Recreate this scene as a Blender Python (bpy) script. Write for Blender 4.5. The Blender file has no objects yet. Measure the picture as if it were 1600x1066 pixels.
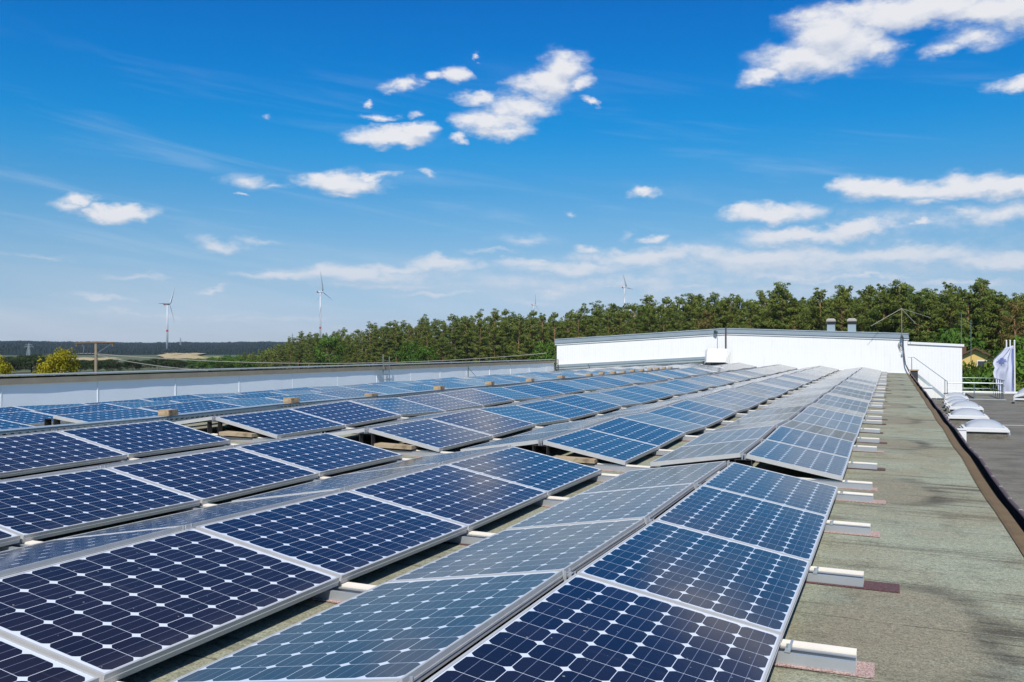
import bpy, bmesh, math, random
from mathutils import Vector, Matrix, noise as mnoise
S = bpy.context.scene
COL = S.collection
R = math.radians

# ------------------------------------------------------------------ camera
# the camera stands at the origin, looking 21.4 degrees left of the panel rows (+Y)
YAW, PIT, FPX = 0.3742, 0.0106, 1504.68
cam = bpy.data.cameras.new('camera')
cam.sensor_width = 36.0
cam.lens = FPX / 1600 * 36
cam.clip_start, cam.clip_end = 0.05, 30000
camo = bpy.data.objects.new('camera', cam)
COL.objects.link(camo)
camo.rotation_euler = (R(90) + PIT, 0, YAW)
S.camera = camo

def ray(u, v):
    """direction seen at a point of the 1600 x 1066 photograph"""
    X = (u - 800) / FPX; Y = -(v - 533) / FPX
    c, s = math.cos(PIT), math.sin(PIT)
    d, z = c - Y * s, s + Y * c
    c, s = math.cos(YAW), math.sin(YAW)
    return Vector((X * c - d * s, X * s + d * c, z))
def at_y(u, v, y): r = ray(u, v); return r * (y / r.y)
def at_z(u, v, z): r = ray(u, v); return r * (z / r.z)
def at_x(u, v, x): r = ray(u, v); return r * (x / r.x)
def at_d(u, v, d): r = ray(u, v); return r * (d / math.hypot(r.x, r.y))
def pix(p):
    c, s = math.cos(YAW), math.sin(YAW)
    r, d, z = p[0] * c + p[1] * s, -p[0] * s + p[1] * c, p[2]
    c, s = math.cos(PIT), math.sin(PIT)
    d, z = d * c + z * s, -d * s + z * c
    return (800 + FPX * r / d, 533 - FPX * z / d, d)

# ------------------------------------------------------------------ light
SUN_EL, SUN_AZ = 50.0, 165.0          # degrees; azimuth clockwise from +Y
sun = bpy.data.lights.new('sun', 'SUN')
sun.energy = 4.0
sun.angle = R(0.53)
sun.color = (1.0, 0.955, 0.88)
suno = bpy.data.objects.new('sun', sun)
COL.objects.link(suno)
to_sun = Vector((math.sin(R(SUN_AZ)) * math.cos(R(SUN_EL)), math.cos(R(SUN_AZ)) * math.cos(R(SUN_EL)), math.sin(R(SUN_EL))))
suno.rotation_euler = to_sun.to_track_quat('Z', 'Y').to_euler()
S.view_settings.view_transform = 'Standard'
S.view_settings.look = 'None'
S.view_settings.gamma = 1.0
S.view_settings.use_curve_mapping = False
S.view_settings.exposure = 0.45
HAZE = 4.5e-5
S.cycles.max_bounces = 6
S.cycles.transparent_max_bounces = 16
S.cycles.use_denoising = True

# ------------------------------------------------------------------ node helpers
class NT:
    def __init__(s, tree): s.t = tree; s.n = tree.nodes; s.l = tree.links
    def new(s, kind, **kw):
        n = s.n.new(kind)
        for k, v in kw.items(): setattr(n, k, v)
        return n
    def put(s, sock, v):
        if v is None: return
        if isinstance(v, bpy.types.NodeSocket): s.l.new(v, sock)
        else:
            if isinstance(v, (tuple, list)) and len(v) == 3 and sock.type == 'RGBA': v = (*v, 1)
            sock.default_value = v
    def math(s, op, a, b=None, c=None, clamp=False):
        n = s.new('ShaderNodeMath', operation=op, use_clamp=clamp)
        s.put(n.inputs[0], a); s.put(n.inputs[1], b); s.put(n.inputs[2], c)
        return n.outputs[0]
    def mix(s, f, a, b, mode='MIX'):
        n = s.new('ShaderNodeMix', data_type='RGBA', blend_type=mode)
        n.clamp_factor = True
        s.put(n.inputs[0], f); s.put(n.inputs[6], a); s.put(n.inputs[7], b)
        return n.outputs[2]
    def noise(s, vec, scale, detail=4, rough=0.55, dist=0.0, out=0):
        n = s.new('ShaderNodeTexNoise')
        s.put(n.inputs['Vector'], vec); s.put(n.inputs['Scale'], scale)
        n.inputs['Detail'].default_value = detail; n.inputs['Roughness'].default_value = rough
        n.inputs['Distortion'].default_value = dist
        return n.outputs[out]
    def step(s, x, a, b):
        n = s.new('ShaderNodeMapRange', interpolation_type='SMOOTHSTEP')
        s.put(n.inputs[0], x); s.put(n.inputs[1], a); s.put(n.inputs[2], b)
        return n.outputs[0]
    def ramp(s, f, stops):
        n = s.new('ShaderNodeValToRGB')
        e = n.color_ramp.elements
        while len(e) < len(stops): e.new(0.5)
        for k, (p, c) in zip(e, stops): k.position = p; k.color = (*c, 1)
        s.put(n.inputs[0], f)
        return n.outputs[0]
    def xyz(s, v):
        n = s.new('ShaderNodeSeparateXYZ'); s.l.new(v, n.inputs[0]); return n.outputs
    def vec(s, x, y, z):
        n = s.new('ShaderNodeCombineXYZ'); s.put(n.inputs[0], x); s.put(n.inputs[1], y); s.put(n.inputs[2], z); return n.outputs[0]
    def scale(s, v, k):
        n = s.new('ShaderNodeMapping'); s.l.new(v, n.inputs[0]); n.inputs['Scale'].default_value = k; return n.outputs[0]

# ------------------------------------------------------------------ sky
# clouds as (u, v, half width, half height, weight) of the photograph, turned into fixed azimuth / elevation of the sky
CLOUDS = [
 (1305,58,70,46,1.15),(1262,96,84,26,1.0),(1192,120,44,13,.85),(1352,80,50,22,1.0),(1330,14,60,18,.85),(1275,28,36,18,.8),
 (1440,16,120,24,1.1),(1540,16,80,22,1.1),(1610,6,60,28,1.15),(1385,8,60,14,.85),(1530,58,70,16,.62),(1480,76,40,10,.55),(1590,130,44,12,.95),
 (878,106,42,26,.95),(850,134,52,28,1.0),(905,132,30,14,.85),(815,168,52,22,1.0),(775,190,60,22,1.0),(742,188,38,15,.95),(790,208,44,14,.9),
 (758,155,46,10,.8),(920,164,15,8,.85),(725,214,18,7,.75),(885,92,40,13,.8),
 (626,134,30,12,.95),(675,124,24,9,.85),(714,120,26,13,1.0),(590,185,30,8,.85),(618,213,62,14,1.05),(652,206,32,12,1.05),
 (578,160,11,6,.7),(645,182,14,7,.6),(748,87,7,5,.65),(665,275,18,8,.52),(415,184,14,5,.42),
 (532,281,66,20,1.1),(500,276,38,14,1.0),(582,274,36,7,.85),(530,302,46,7,.66),(385,278,50,13,.52),(372,297,14,4,.66),(430,288,26,9,.45),
 (185,334,44,12,1.1),(128,314,30,8,.85),(110,325,32,12,.58),(350,382,50,11,.58),(405,376,60,6,.42),(1010,307,26,8,.8),(890,334,10,5,.55),
 (560,430,195,20,.80),(690,413,74,16,.92),(620,418,80,12,.8),(440,430,80,11,.86),(520,428,90,11,.85),
 (900,416,140,20,.78),(1010,402,170,22,.78),(1200,398,170,24,.84),(1400,396,170,22,.86),(1560,404,110,20,.82),(1240,430,260,14,.62),(830,410,70,12,.7),
 (1205,331,78,16,1.0),(1150,327,30,8,.78),(1262,366,112,15,.92),(1335,357,72,12,1.0),
 (1402,300,86,17,1.0),(1345,294,44,15,1.05),(1500,291,112,17,1.0),(1595,289,70,18,1.05),(1440,314,46,10,.72),(1560,332,110,20,.74),(1500,330,60,12,.6),
 (1435,352,18,6,.8),(1025,374,20,9,.85),(930,386,36,11,.75),(1330,435,150,9,.7),(150,466,70,7,.52),(215,432,55,7,.52),(130,468,40,5,.5),
 (335,455,30,6,.6),(870,455,80,11,.58),(1080,440,60,10,.58),(690,462,110,8,.5),(250,490,220,6,.44),(830,470,70,8,.5),(600,447,240,10,.48),
 (1230,412,440,48,.60),(930,440,420,30,.54),(1250,455,420,26,.50),(1450,345,200,40,.40),(960,448,40,6,.6),(60,400,90,6,.36),(820,372,70,14,.42),(760,392,60,8,.42),(1480,440,150,9,.6),(1130,470,160,8,.5),(420,500,200,7,.4),(990,362,8,16,.42),
]
w = bpy.data.worlds.new('World'); S.world = w; w.use_nodes = True
T = NT(w.node_tree)
for n in list(T.n): T.n.remove(n)
sky = T.new('ShaderNodeTexSky', sky_type='NISHITA')
sky.sun_disc = False
sky.sun_elevation = R(SUN_EL); sky.sun_rotation = R(SUN_AZ)
sky.altitude = 100; sky.air_density = 1.0; sky.dust_density = 0.6; sky.ozone_density = 1.6
gen = T.new('ShaderNodeTexCoord').outputs['Generated']
gx, gy, gz = T.xyz(gen)
az = T.math('ARCTAN2', gx, gy)
el = T.math('ARCSINE', gz)
# the day's own deep blue: stronger and purer overhead, paler towards the horizon
tint = T.ramp(T.math('MULTIPLY', el, 1 / 0.7, clamp=True), [(p_, (r_ / 1.4, g_ / 1.4, b_ / 1.4)) for p_, (r_, g_, b_) in (
 (0.0, (.66, .80, 1.18)), (.037, (.56, .69, 1.05)), (.094, (.50, .645, .885)), (.141, (.455, .66, .865)), (.188, (.345, .66, .89)), (.235, (.215, .645, .93)),
 (.281, (.11, .655, 1.0)), (.326, (.035, .63, 1.05)), (.415, (.010, .575, 1.10)), (.493, (.008, .525, 1.11)), (.75, (.10, .56, 1.05)), (1.0, (.30, .62, 1.0)))])
skyc = T.mix(1.0, sky.outputs[0], tint, 'MULTIPLY')
skyc = T.mix(1.0, skyc, (1.4, 1.4, 1.4), 'MULTIPLY')
def cloud_field(dx, dy):
    v = T.vec(T.math('ADD', az, dx), T.math('ADD', el, dy), 0.0)
    # ragged edges: the blobs are looked up through a fine distortion
    nz = T.noise(T.scale(v, (16, 30, 1)), 1.0, 5, 0.62, out=1)
    vm = T.new('ShaderNodeVectorMath', operation='MULTIPLY_ADD')
    T.l.new(nz, vm.inputs[0]); vm.inputs[1].default_value = (.07, .036, 0); vm.inputs[2].default_value = (-.035, -.018, 0)
    ad = T.new('ShaderNodeVectorMath', operation='ADD'); T.l.new(v, ad.inputs[0]); T.l.new(vm.outputs[0], ad.inputs[1])
    best = None
    for (u, vv, ru, rv, wt) in CLOUDS:
        d = ray(u, vv).normalized()
        m = T.new('ShaderNodeMapping', vector_type='TEXTURE')
        T.l.new(ad.outputs[0], m.inputs[0])
        m.inputs['Location'].default_value = (math.atan2(d.x, d.y), math.asin(d.z), 0)
        m.inputs['Scale'].default_value = (ru / FPX * 1.45, rv / FPX * (1.45 if vv < 385 else 1.2), 1)
        g = T.new('ShaderNodeTexGradient', gradient_type='SPHERICAL'); T.l.new(m.outputs[0], g.inputs[0])
        f = T.math('MULTIPLY', g.outputs['Fac'], wt)
        best = f if best is None else T.math('MAXIMUM', best, f)
    n2 = T.noise(T.scale(v, (38, 70, 1)), 1.0, 8, 0.66)
    n3 = T.noise(T.scale(v, (11, 30, 1)), 1.0, 3, 0.5)
    nn = T.math('ADD', T.math('MULTIPLY', T.math('SUBTRACT', n2, 0.5), 0.80), T.math('MULTIPLY', T.math('SUBTRACT', n3, 0.5), 0.45))
    return T.math('ADD', best, T.math('MULTIPLY', nn, T.math('MULTIPLY', best, 2.2, clamp=True)))
f0 = cloud_field(0, 0)
f1 = cloud_field(-0.002, 0.011)
alpha = T.math('MULTIPLY', T.step(f0, 0.13, 0.76), T.math('ADD', 0.72, T.math('MULTIPLY', T.step(el, 0.06, 0.14), 0.25)))
lit = T.math('ADD', T.math('MULTIPLY', T.math('SUBTRACT', f0, f1), 1.7), 0.66, clamp=True)
hi = T.step(el, 0.03, 0.20)
ccol = T.mix(lit, T.mix(hi, (5.2, 5.7, 6.5), (4.9, 5.4, 6.4)), T.mix(hi, (6.3, 6.45, 7.0), (7.2, 7.25, 7.55)))
wv = T.vec(T.math('ADD', az, T.math('MULTIPLY', el, 1.5)), T.math('ADD', el, T.math('MULTIPLY', az, 0.13)), 0.0)
wisp = T.step(T.noise(T.scale(wv, (4.0, 34, 1)), 1.0, 7, 0.6, 0.6), 0.50, 0.80)
wm = T.math('MULTIPLY', T.step(el, 0.02, 0.10), T.math('SUBTRACT', 1.0, T.step(el, 0.20, 0.32)))
skyc = T.mix(T.math('MULTIPLY', T.math('MULTIPLY', wisp, wm), 0.20), skyc, (6.2, 6.8, 7.6))
hzl = T.math('MULTIPLY', T.math('MULTIPLY', T.math('SUBTRACT', 1.0, T.step(el, 0.015, 0.12)), T.step(T.noise(T.scale(wv, (3.0, 22, 1)), 1.0, 4, .55), .30, .72)), 0.42)
skyc = T.mix(hzl, skyc, (6.0, 6.3, 6.9))
skyc = T.mix(alpha, skyc, ccol)
bg = T.new('ShaderNodeBackground'); T.put(bg.inputs[0], skyc); bg.inputs[1].default_value = 0.085
wo = T.new('ShaderNodeOutputWorld'); T.l.new(bg.outputs[0], wo.inputs[0])
w.cycles.sampling_method = 'MANUAL'; w.cycles.sample_map_resolution = 512

# ------------------------------------------------------------------ materials
def material(name):
    m = bpy.data.materials.new(name); m.use_nodes = True
    t = NT(m.node_tree); b = t.n['Principled BSDF']
    return m, t, b
def plain(name, col, rough=0.6, metal=0.0, vary=0.12, scale=6.0, spec=0.4, bump=0.0):
    m, t, b = material(name)
    co = t.new('ShaderNodeTexCoord').outputs['Object']
    n = t.noise(co, scale, 5, 0.6)
    k = t.math('ADD', t.math('MULTIPLY', t.math('SUBTRACT', n, 0.5), 2 * vary), 1.0)
    c = t.new('ShaderNodeVectorMath', operation='SCALE'); c.inputs[0].default_value = col; t.put(c.inputs['Scale'], k)
    t.l.new(c.outputs[0], b.inputs['Base Color'])
    t.put(b.inputs['Roughness'], t.math('ADD', t.math('MULTIPLY', n, 0.2), rough - 0.1))
    b.inputs['Metallic'].default_value = metal
    b.inputs['Specular IOR Level'].default_value = spec
    if bump:
        bp = t.new('ShaderNodeBump'); bp.inputs['Strength'].default_value = bump; bp.inputs['Distance'].default_value = 0.01
        t.l.new(t.noise(co, scale * 6, 4), bp.inputs['Height']); t.l.new(bp.outputs[0], b.inputs['Normal'])
    return m
M = {}
M['alu'] = plain('anodised_aluminium', (.49, .485, .47), .45, .2, .12, 9)
M['rail'] = plain('rail_aluminium', (.42, .44, .45), .38, .45, .10, 5)
M['batten'] = plain('cream_batten', (.76, .69, .58), .65, 0, .12, 4)
M['galv'] = plain('galvanised_steel', (.42, .47, .48), .45, .5, .15, 7)
M['fascia'] = plain('fascia_metal', (.29, .345, .375), .45, .3, .12, 1.3)
M['black'] = plain('black_rubber', (.016, .014, .013), .85, 0, .2, 8, .15)
M['bracket'] = plain('dark_bracket_steel', (.06, .06, .06), .5, .4, .2, 8)
M['white'] = plain('white_plastic', (.64, .64, .63), .35, 0, .03, 3)
M['dome'] = plain('milky_acrylic', (.36, .38, .405), .18, 0, .10, 2, .6)
M['white_metal'] = plain('white_painted_metal', (.70, .70, .69), .45, 0, .04, 2)
M['pipe'] = plain('dark_grey_pipe', (.06, .065, .075), .45, 0, .1, 4)
M['steel'] = plain('grey_steel_tube', (.20, .235, .245), .4, .5, .1, 5)
M['wire'] = plain('weathered_wire', (.34, .32, .27), .6, .3, .1, 5)
M['concrete'] = plain('concrete', (.33, .31, .27), .85, 0, .2, 4, .3, .4)
M['post'] = plain('weathered_post', (.25, .20, .14), .85, 0, .25, 3)
M['post_dark'] = plain('dark_timber', (.13, .085, .05), .85, 0, .25, 3)
M['coping'] = plain('weathered_coping', (.30, .26, .20), .8, 0, .3, 2.5, .3, .3)
M['coptop'] = plain('coping_sheet', (.42, .44, .44), .5, .4, .15, 2)
M['rust'] = plain('rusty_flashing', (.15, .10, .045), .7, .1, .45, 6, .3, .4)
M['gutter'] = plain('red_brown_gutter', (.11, .055, .042), .5, .1, .3, 5)
M['bark'] = plain('pine_bark', (.30, .175, .10), .9, 0, .35, 3, .2)
M['bark_dark'] = plain('dark_bark', (.10, .075, .055), .9, 0, .3, 3, .2)
M['turbine'] = plain('turbine_white', (.44, .47, .50), .4, 0, .03, .1)
M['red'] = plain('signal_red', (.42, .04, .03), .5, 0, .05, .1)
M['pylon'] = plain('pylon_steel', (.30, .35, .36), .6, .2, .05, .1)
M['yellow_wall'] = plain('yellow_render', (.62, .44, .14), .85, 0, .08, 1)
M['roof_tile'] = plain('brown_roof_tile', (.11, .06, .04), .8, 0, .3, 3)
M['glass_dark'] = plain('window_glass', (.05, .06, .07), .08, 0, .1, 1, .8)
M['flag_blue'] = plain('flag_blue', (.15, .18, .38), .8, 0, .08, 2)
M['flag_white'] = plain('flag_white', (.47, .49, .58), .8, 0, .03, 2)

def felt(name, base, warm, dark, patches):
    m, t, b = material(name)
    co = t.new('ShaderNodeTexCoord').outputs['Object']
    x, y, z = t.xyz(co)
    big = t.noise(co, 0.7, 5, .6); mid = t.noise(co, 3.5, 6, .65); gr = t.noise(co, 105, 2, .75); g2 = t.noise(co, 38, 3, .75)
    c = t.mix(t.step(big, .38, .66), base, warm)
    c = t.mix(t.math('MULTIPLY', t.step(mid, .50, .74), .5), c, dark)
    st = t.noise(t.scale(co, (.45, 5.5, 1)), 1.0, 6, .62, .4)              # water streaks running down the fall
    c = t.mix(t.math('MULTIPLY', t.step(st, .53, .74), .72), c, dark)
    c = t.mix(t.math('MULTIPLY', t.step(t.noise(t.scale(co, (.5, 3.1, 1)), 1.7, 4, .6, .3), .55, .7), .35), c, (.24, .26, .21))
    if patches:
        # puddle stains every 5 m, where the deck sags between its beams
        yn = t.math('ADD', y, t.math('MULTIPLY', t.math('SUBTRACT', t.noise(co, 1.3, 3, .5), .5), .9))
        ym = t.math('SUBTRACT', t.math('FLOORED_MODULO', t.math('SUBTRACT', yn, 5.35 - 2.5125), 5.025), 2.5125)
        xn = t.math('ADD', x, t.math('MULTIPLY', t.math('SUBTRACT', t.noise(t.scale(co, (1, 1.6, 1)), 1.7, 3, .55), .5), .45))
        ex = t.math('DIVIDE', t.math('SUBTRACT', xn, .04), .42)
        ey = t.math('DIVIDE', ym, .95)
        rr = t.math('SQRT', t.math('ADD', t.math('MULTIPLY', ex, ex), t.math('MULTIPLY', ey, ey)))
        inside = t.math('SUBTRACT', 1.0, t.step(rr, .75, 1.1))
        c = t.mix(t.math('MULTIPLY', inside, .7), c, (.20, .175, .122))
        ring = t.math('MULTIPLY', t.step(rr, .72, 1.0), t.math('SUBTRACT', 1.0, t.step(rr, 1.04, 1.45)))
        side = t.step(t.math('ADD', xn, t.math('MULTIPLY', st, .5)), .25, .75)
        wob = t.step(t.noise(t.scale(co, (.55, 3.4, 1)), 1.2, 5, .6), .30, .70)
        stk = t.math('MULTIPLY', t.math('MULTIPLY', t.step(xn, .30, .55), t.math('SUBTRACT', 1.0, t.step(t.math('ABSOLUTE', ym), .7, 1.25))), t.step(t.noise(t.scale(co, (.35, 7.5, 1)), 1.0, 5, .6, .3), .48, .66))
        c = t.mix(t.math('MULTIPLY', stk, .85), c, (.056, .049, .036))
        c = t.mix(t.math('MULTIPLY', t.math('MULTIPLY', ring, t.math('ADD', t.math('MULTIPLY', side, .62), .32)), t.math('ADD', t.math('MULTIPLY', wob, .8), .2)), c, (.056, .050, .038))
    # lap joints of the felt sheets
    wig = t.math('MULTIPLY', t.math('SUBTRACT', t.noise(co, 2.0, 3), .5), .10)
    sm = t.math('ABSOLUTE', t.math('SUBTRACT', t.math('FLOORED_MODULO', t.math('ADD', y, wig), 0.97), .485))
    seam = t.math('SUBTRACT', 1.0, t.step(sm, .002, .012))
    c = t.mix(t.math('MULTIPLY', seam, t.math('MULTIPLY', t.step(mid, .4, .55), .8)), c, dark)
    k = t.math('ADD', t.math('MULTIPLY', t.math('SUBTRACT', gr, .5), 2.3), t.math('ADD', t.math('MULTIPLY', t.math('SUBTRACT', g2, .5), 1.5), 1.0))
    v = t.new('ShaderNodeVectorMath', operation='SCALE'); t.l.new(c, v.inputs[0]); t.put(v.inputs['Scale'], k)
    t.l.new(v.outputs[0], b.inputs['Base Color'])
    b.inputs['Roughness'].default_value = .9; b.inputs['Specular IOR Level'].default_value = .25
    bp = t.new('ShaderNodeBump'); bp.inputs['Strength'].default_value = .6; bp.inputs['Distance'].default_value = .006
    hh = t.math('ADD', t.math('MULTIPLY', gr, .5), t.math('ADD', g2, t.math('MULTIPLY', seam, -1.5)))
    t.l.new(hh, bp.inputs['Height']); t.l.new(bp.outputs[0], b.inputs['Normal'])
    return m
M['felt'] = felt('mineral_felt', (.262, .275, .200), (.240, .222, .148), (.080, .070, .050), True)
M['felt_low'] = felt('dark_felt', (.165, .155, .13), (.115, .105, .085), (.045, .04, .033), False)
def speckle(name, a, b_, c_):
    m, t, b = material(name)
    co = t.new('ShaderNodeTexCoord').outputs['Object']
    n = t.noise(co, 95, 2, .7); n2 = t.noise(co, 210, 1, .6)
    c = t.mix(t.step(n, .44, .60), a, b_); c = t.mix(t.step(n2, .58, .68), c, c_)
    t.l.new(c, b.inputs['Base Color']); b.inputs['Roughness'].default_value = .9
    return m
M['pad'] = speckle('pink_mineral_felt', (.46, .34, .30), (.29, .17, .145), (.09, .05, .045))
M['pad_wet'] = speckle('maroon_mineral_felt', (.075, .035, .036), (.13, .062, .06), (.03, .016, .016))

def wood(name, a, b_):
    m, t, b = material(name)
    co = t.new('ShaderNodeTexCoord').outputs['Object']
    n = t.noise(t.scale(co, (2, 18, 18)), 1.5, 5, .65)
    s = t.noise(co, 9, 3)
    c = t.mix(t.step(n, .35, .7), a, b_)
    c = t.mix(t.math('MULTIPLY', t.step(s, .55, .68), .6), c, (.10, .06, .03))
    t.l.new(c, b.inputs['Base Color']); b.inputs['Roughness'].default_value = .85
    return m
M['wood'] = wood('weathered_wood', (.40, .31, .20), (.29, .22, .14))
M['block'] = wood('stained_block', (.42, .31, .19), (.26, .175, .095))

def laminate():
    m, t, b = material('photovoltaic_laminate')
    co = t.new('ShaderNodeTexCoord').outputs['Object']
    x, y, z = t.xyz(co)
    oi = t.new('ShaderNodeObjectInfo').outputs['Random']
    P = .159
    cx = t.math('DIVIDE', t.math('ADD', x, 3 * P), P); cy = t.math('DIVIDE', t.math('ADD', y, 5 * P), P)
    u = t.math('SUBTRACT', t.math('FRACT', cx), .5); v = t.math('SUBTRACT', t.math('FRACT', cy), .5)
    au, av = t.math('ABSOLUTE', u), t.math('ABSOLUTE', v)
    sq = t.math('LESS_THAN', t.math('MAXIMUM', au, av), .4915)
    rd = t.math('LESS_THAN', t.math('ADD', t.math('MULTIPLY', u, u), t.math('MULTIPLY', v, v)), .603 ** 2)
    ins = t.math('MULTIPLY', t.math('LESS_THAN', t.math('ABSOLUTE', x), 3 * P), t.math('LESS_THAN', t.math('ABSOLUTE', y), 5 * P))
    cell = t.math('MULTIPLY', t.math('MULTIPLY', sq, rd), ins)
    bus = t.math('MULTIPLY', t.math('LESS_THAN', t.math('ABSOLUTE', t.math('SUBTRACT', au, .17)), .0065), cell)
    wn = t.new('ShaderNodeTexWhiteNoise', noise_dimensions='4D')
    t.l.new(t.vec(t.math('FLOOR', cx), t.math('FLOOR', cy), 0.0), wn.inputs['Vector']); t.l.new(oi, wn.inputs['W'])
    c = t.mix(wn.outputs['Value'], (.0046, .0038, .0105), (.0105, .0076, .0150))
    b.inputs['Specular Tint'].default_value = (1.0, .88, .96, 1)
    c = t.mix(t.math('MULTIPLY', t.step(oi, .5, 1.0), .7), c, (.0170, .0115, .0155))
    dust = t.math('MULTIPLY', t.noise(co, 2.3, 6, .65), .018)
    # grime gathered along the lower frame
    gz_ = t.math('MULTIPLY', t.step(x, .36, .49), t.math('MULTIPLY', t.noise(t.scale(co, (1, 4, 1)), 5, 4), .10))
    c = t.mix(t.math('MULTIPLY', bus, .8), c, (.20, .23, .32))
    c = t.mix(t.math('SUBTRACT', 1.0, cell), c, (.62, .66, .72))
    c = t.mix(t.math('ADD', dust, gz_), c, (.30, .28, .25))
    sp = t.step(t.noise(co, 38, 1, .3), .77, .79)
    c = t.mix(t.math('MULTIPLY', sp, .55), c, (.45, .42, .36))
    off = t.new('ShaderNodeVectorMath', operation='ADD'); t.l.new(co, off.inputs[0]); t.l.new(t.vec(t.math('MULTIPLY', oi, 37.0), t.math('MULTIPLY', oi, 91.0), 0.0), off.inputs[1])
    dr = t.step(t.noise(off.outputs[0], 7.5, 3, .6, .5), .76, .80)
    c = t.mix(t.math('MULTIPLY', dr, .45), c, (.40, .39, .36))
    drip = t.step(t.noise(t.scale(off.outputs[0], (1.2, 14, 1)), 1.0, 4, .6), .56, .82)
    c = t.mix(t.math('MULTIPLY', drip, .05), c, (.34, .33, .31))
    t.l.new(c, b.inputs['Base Color'])
    t.put(b.inputs['Roughness'], t.math('ADD', t.math('MULTIPLY', t.noise(off.outputs[0], 3.2, 5, .65), .18), .03))
    b.inputs['IOR'].default_value = 1.42
    bp = t.new('ShaderNodeBump'); bp.inputs['Strength'].default_value = .05; bp.inputs['Distance'].default_value = .004
    t.l.new(t.noise(co, 2.2, 2), bp.inputs['Height']); t.l.new(bp.outputs[0], b.inputs['Normal'])
    return m
M['laminate'] = laminate()
M['backsheet'] = plain('shade_toned_backsheet', (.10, .10, .11), .7, 0, .05, 2)  # white backsheet coloured dark to stand for the shade under the panels

def perforated():
    m, t, b = material('perforated_galvanised_sheet')
    co = t.new('ShaderNodeTexCoord').outputs['Object']
    x, y, z = t.xyz(co)
    row = t.math('FLOOR', t.math('DIVIDE', z, .040))
    yy = t.math('FRACT', t.math('ADD', t.math('DIVIDE', y, .11), t.math('MULTIPLY', row, .5)))
    zz = t.math('ABSOLUTE', t.math('SUBTRACT', t.math('FRACT', t.math('DIVIDE', z, .040)), .5))
    hole = t.math('MULTIPLY', t.math('LESS_THAN', yy, .56), t.math('LESS_THAN', zz, .30))
    hole = t.math('MULTIPLY', hole, t.math('MULTIPLY', t.math('GREATER_THAN', z, .010), t.math('LESS_THAN', z, .079)))
    t.put(b.inputs['Base Color'], t.mix(t.noise(co, 6, 4), (.26, .33, .34), (.36, .42, .43)))
    b.inputs['Metallic'].default_value = .4; b.inputs['Roughness'].default_value = .5
    tr = t.new('ShaderNodeBsdfTransparent'); mx = t.new('ShaderNodeMixShader')
    t.l.new(hole, mx.inputs[0]); t.l.new(b.outputs[0], mx.inputs[1]); t.l.new(tr.outputs[0], mx.inputs[2])
    t.l.new(mx.outputs[0], t.n['Material Output'].inputs[0])
    return m
M['perf'] = perforated()

def corrugated():
    m, t, b = material('white_ribbed_cladding')
    co = t.new('ShaderNodeTexCoord').outputs['Object']
    x, y, z = t.xyz(co)
    s = t.math('SINE', t.math('MULTIPLY', x, 2 * math.pi / .16))
    n = t.noise(t.scale(co, (3, 1, .35)), 2, 5, .6)
    t.put(b.inputs['Base Color'], t.mix(t.step(n, .52, .8), (.74, .735, .715), (.67, .665, .645)))
    b.inputs['Roughness'].default_value = .55
    bp = t.new('ShaderNodeBump'); bp.inputs['Strength'].default_value = .14; bp.inputs['Distance'].default_value = .02
    t.l.new(s, bp.inputs['Height']); t.l.new(bp.outputs[0], b.inputs['Normal'])
    return m
M['clad'] = corrugated()
M['sidewall'] = plain('pale_blue_wall_panel', (.80, .86, .93), .38, 0, .03, 2.2, .6)
M['seam'] = plain('joint_strip', (.78, .80, .82), .5, 0, .03, 2)

def leaf(name, a, b_, hue=.5):
    m, t, b = material(name)
    oi = t.new('ShaderNodeObjectInfo').outputs['Random']
    co = t.new('ShaderNodeTexCoord').outputs['Object']
    n = t.noise(co, .55, 3, .6); n2 = t.noise(co, 3.1, 2, .6)
    f = t.math('ADD', t.math('MULTIPLY', oi, hue), t.math('MULTIPLY', t.step(n, .35, .65), 1 - hue), clamp=True)
    c = t.mix(f, a, b_)
    k = t.new('ShaderNodeVectorMath', operation='SCALE'); t.l.new(c, k.inputs[0]); t.put(k.inputs['Scale'], t.math('ADD', t.math('MULTIPLY', n2, .9), .55))
    t.l.new(k.outputs[0], b.inputs['Base Color']); b.inputs['Roughness'].default_value = .65; b.inputs['Specular IOR Level'].default_value = .25
    tl = t.new('ShaderNodeBsdfTranslucent'); t.l.new(k.outputs[0], tl.inputs[0])
    mx = t.new('ShaderNodeMixShader'); mx.inputs[0].default_value = .45
    t.l.new(b.outputs[0], mx.inputs[1]); t.l.new(tl.outputs[0], mx.inputs[2]); t.l.new(mx.outputs[0], t.n['Material Output'].inputs[0])
    return m
M['pine'] = leaf('pine_needles', (.120, .178, .036), (.215, .245, .050))
M['pine_dry'] = leaf('dry_pine_needles', (.22, .16, .05), (.19, .18, .045))
M['leaf'] = leaf('broad_leaves', (.07, .155, .018), (.12, .22, .025))
M['leaf_dark'] = leaf('dark_leaves', (.028, .05, .014), (.05, .075, .018))
M['leaf_bright'] = leaf('bright_leaves', (.10, .16, .02), (.17, .22, .03))
M['leaf_yellow'] = leaf('golden_leaves', (.26, .25, .012), (.42, .36, .018), .1)
M['far_forest'] = leaf('far_forest_canopy', (.014, .030, .022), (.032, .050, .026), .0)

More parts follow.
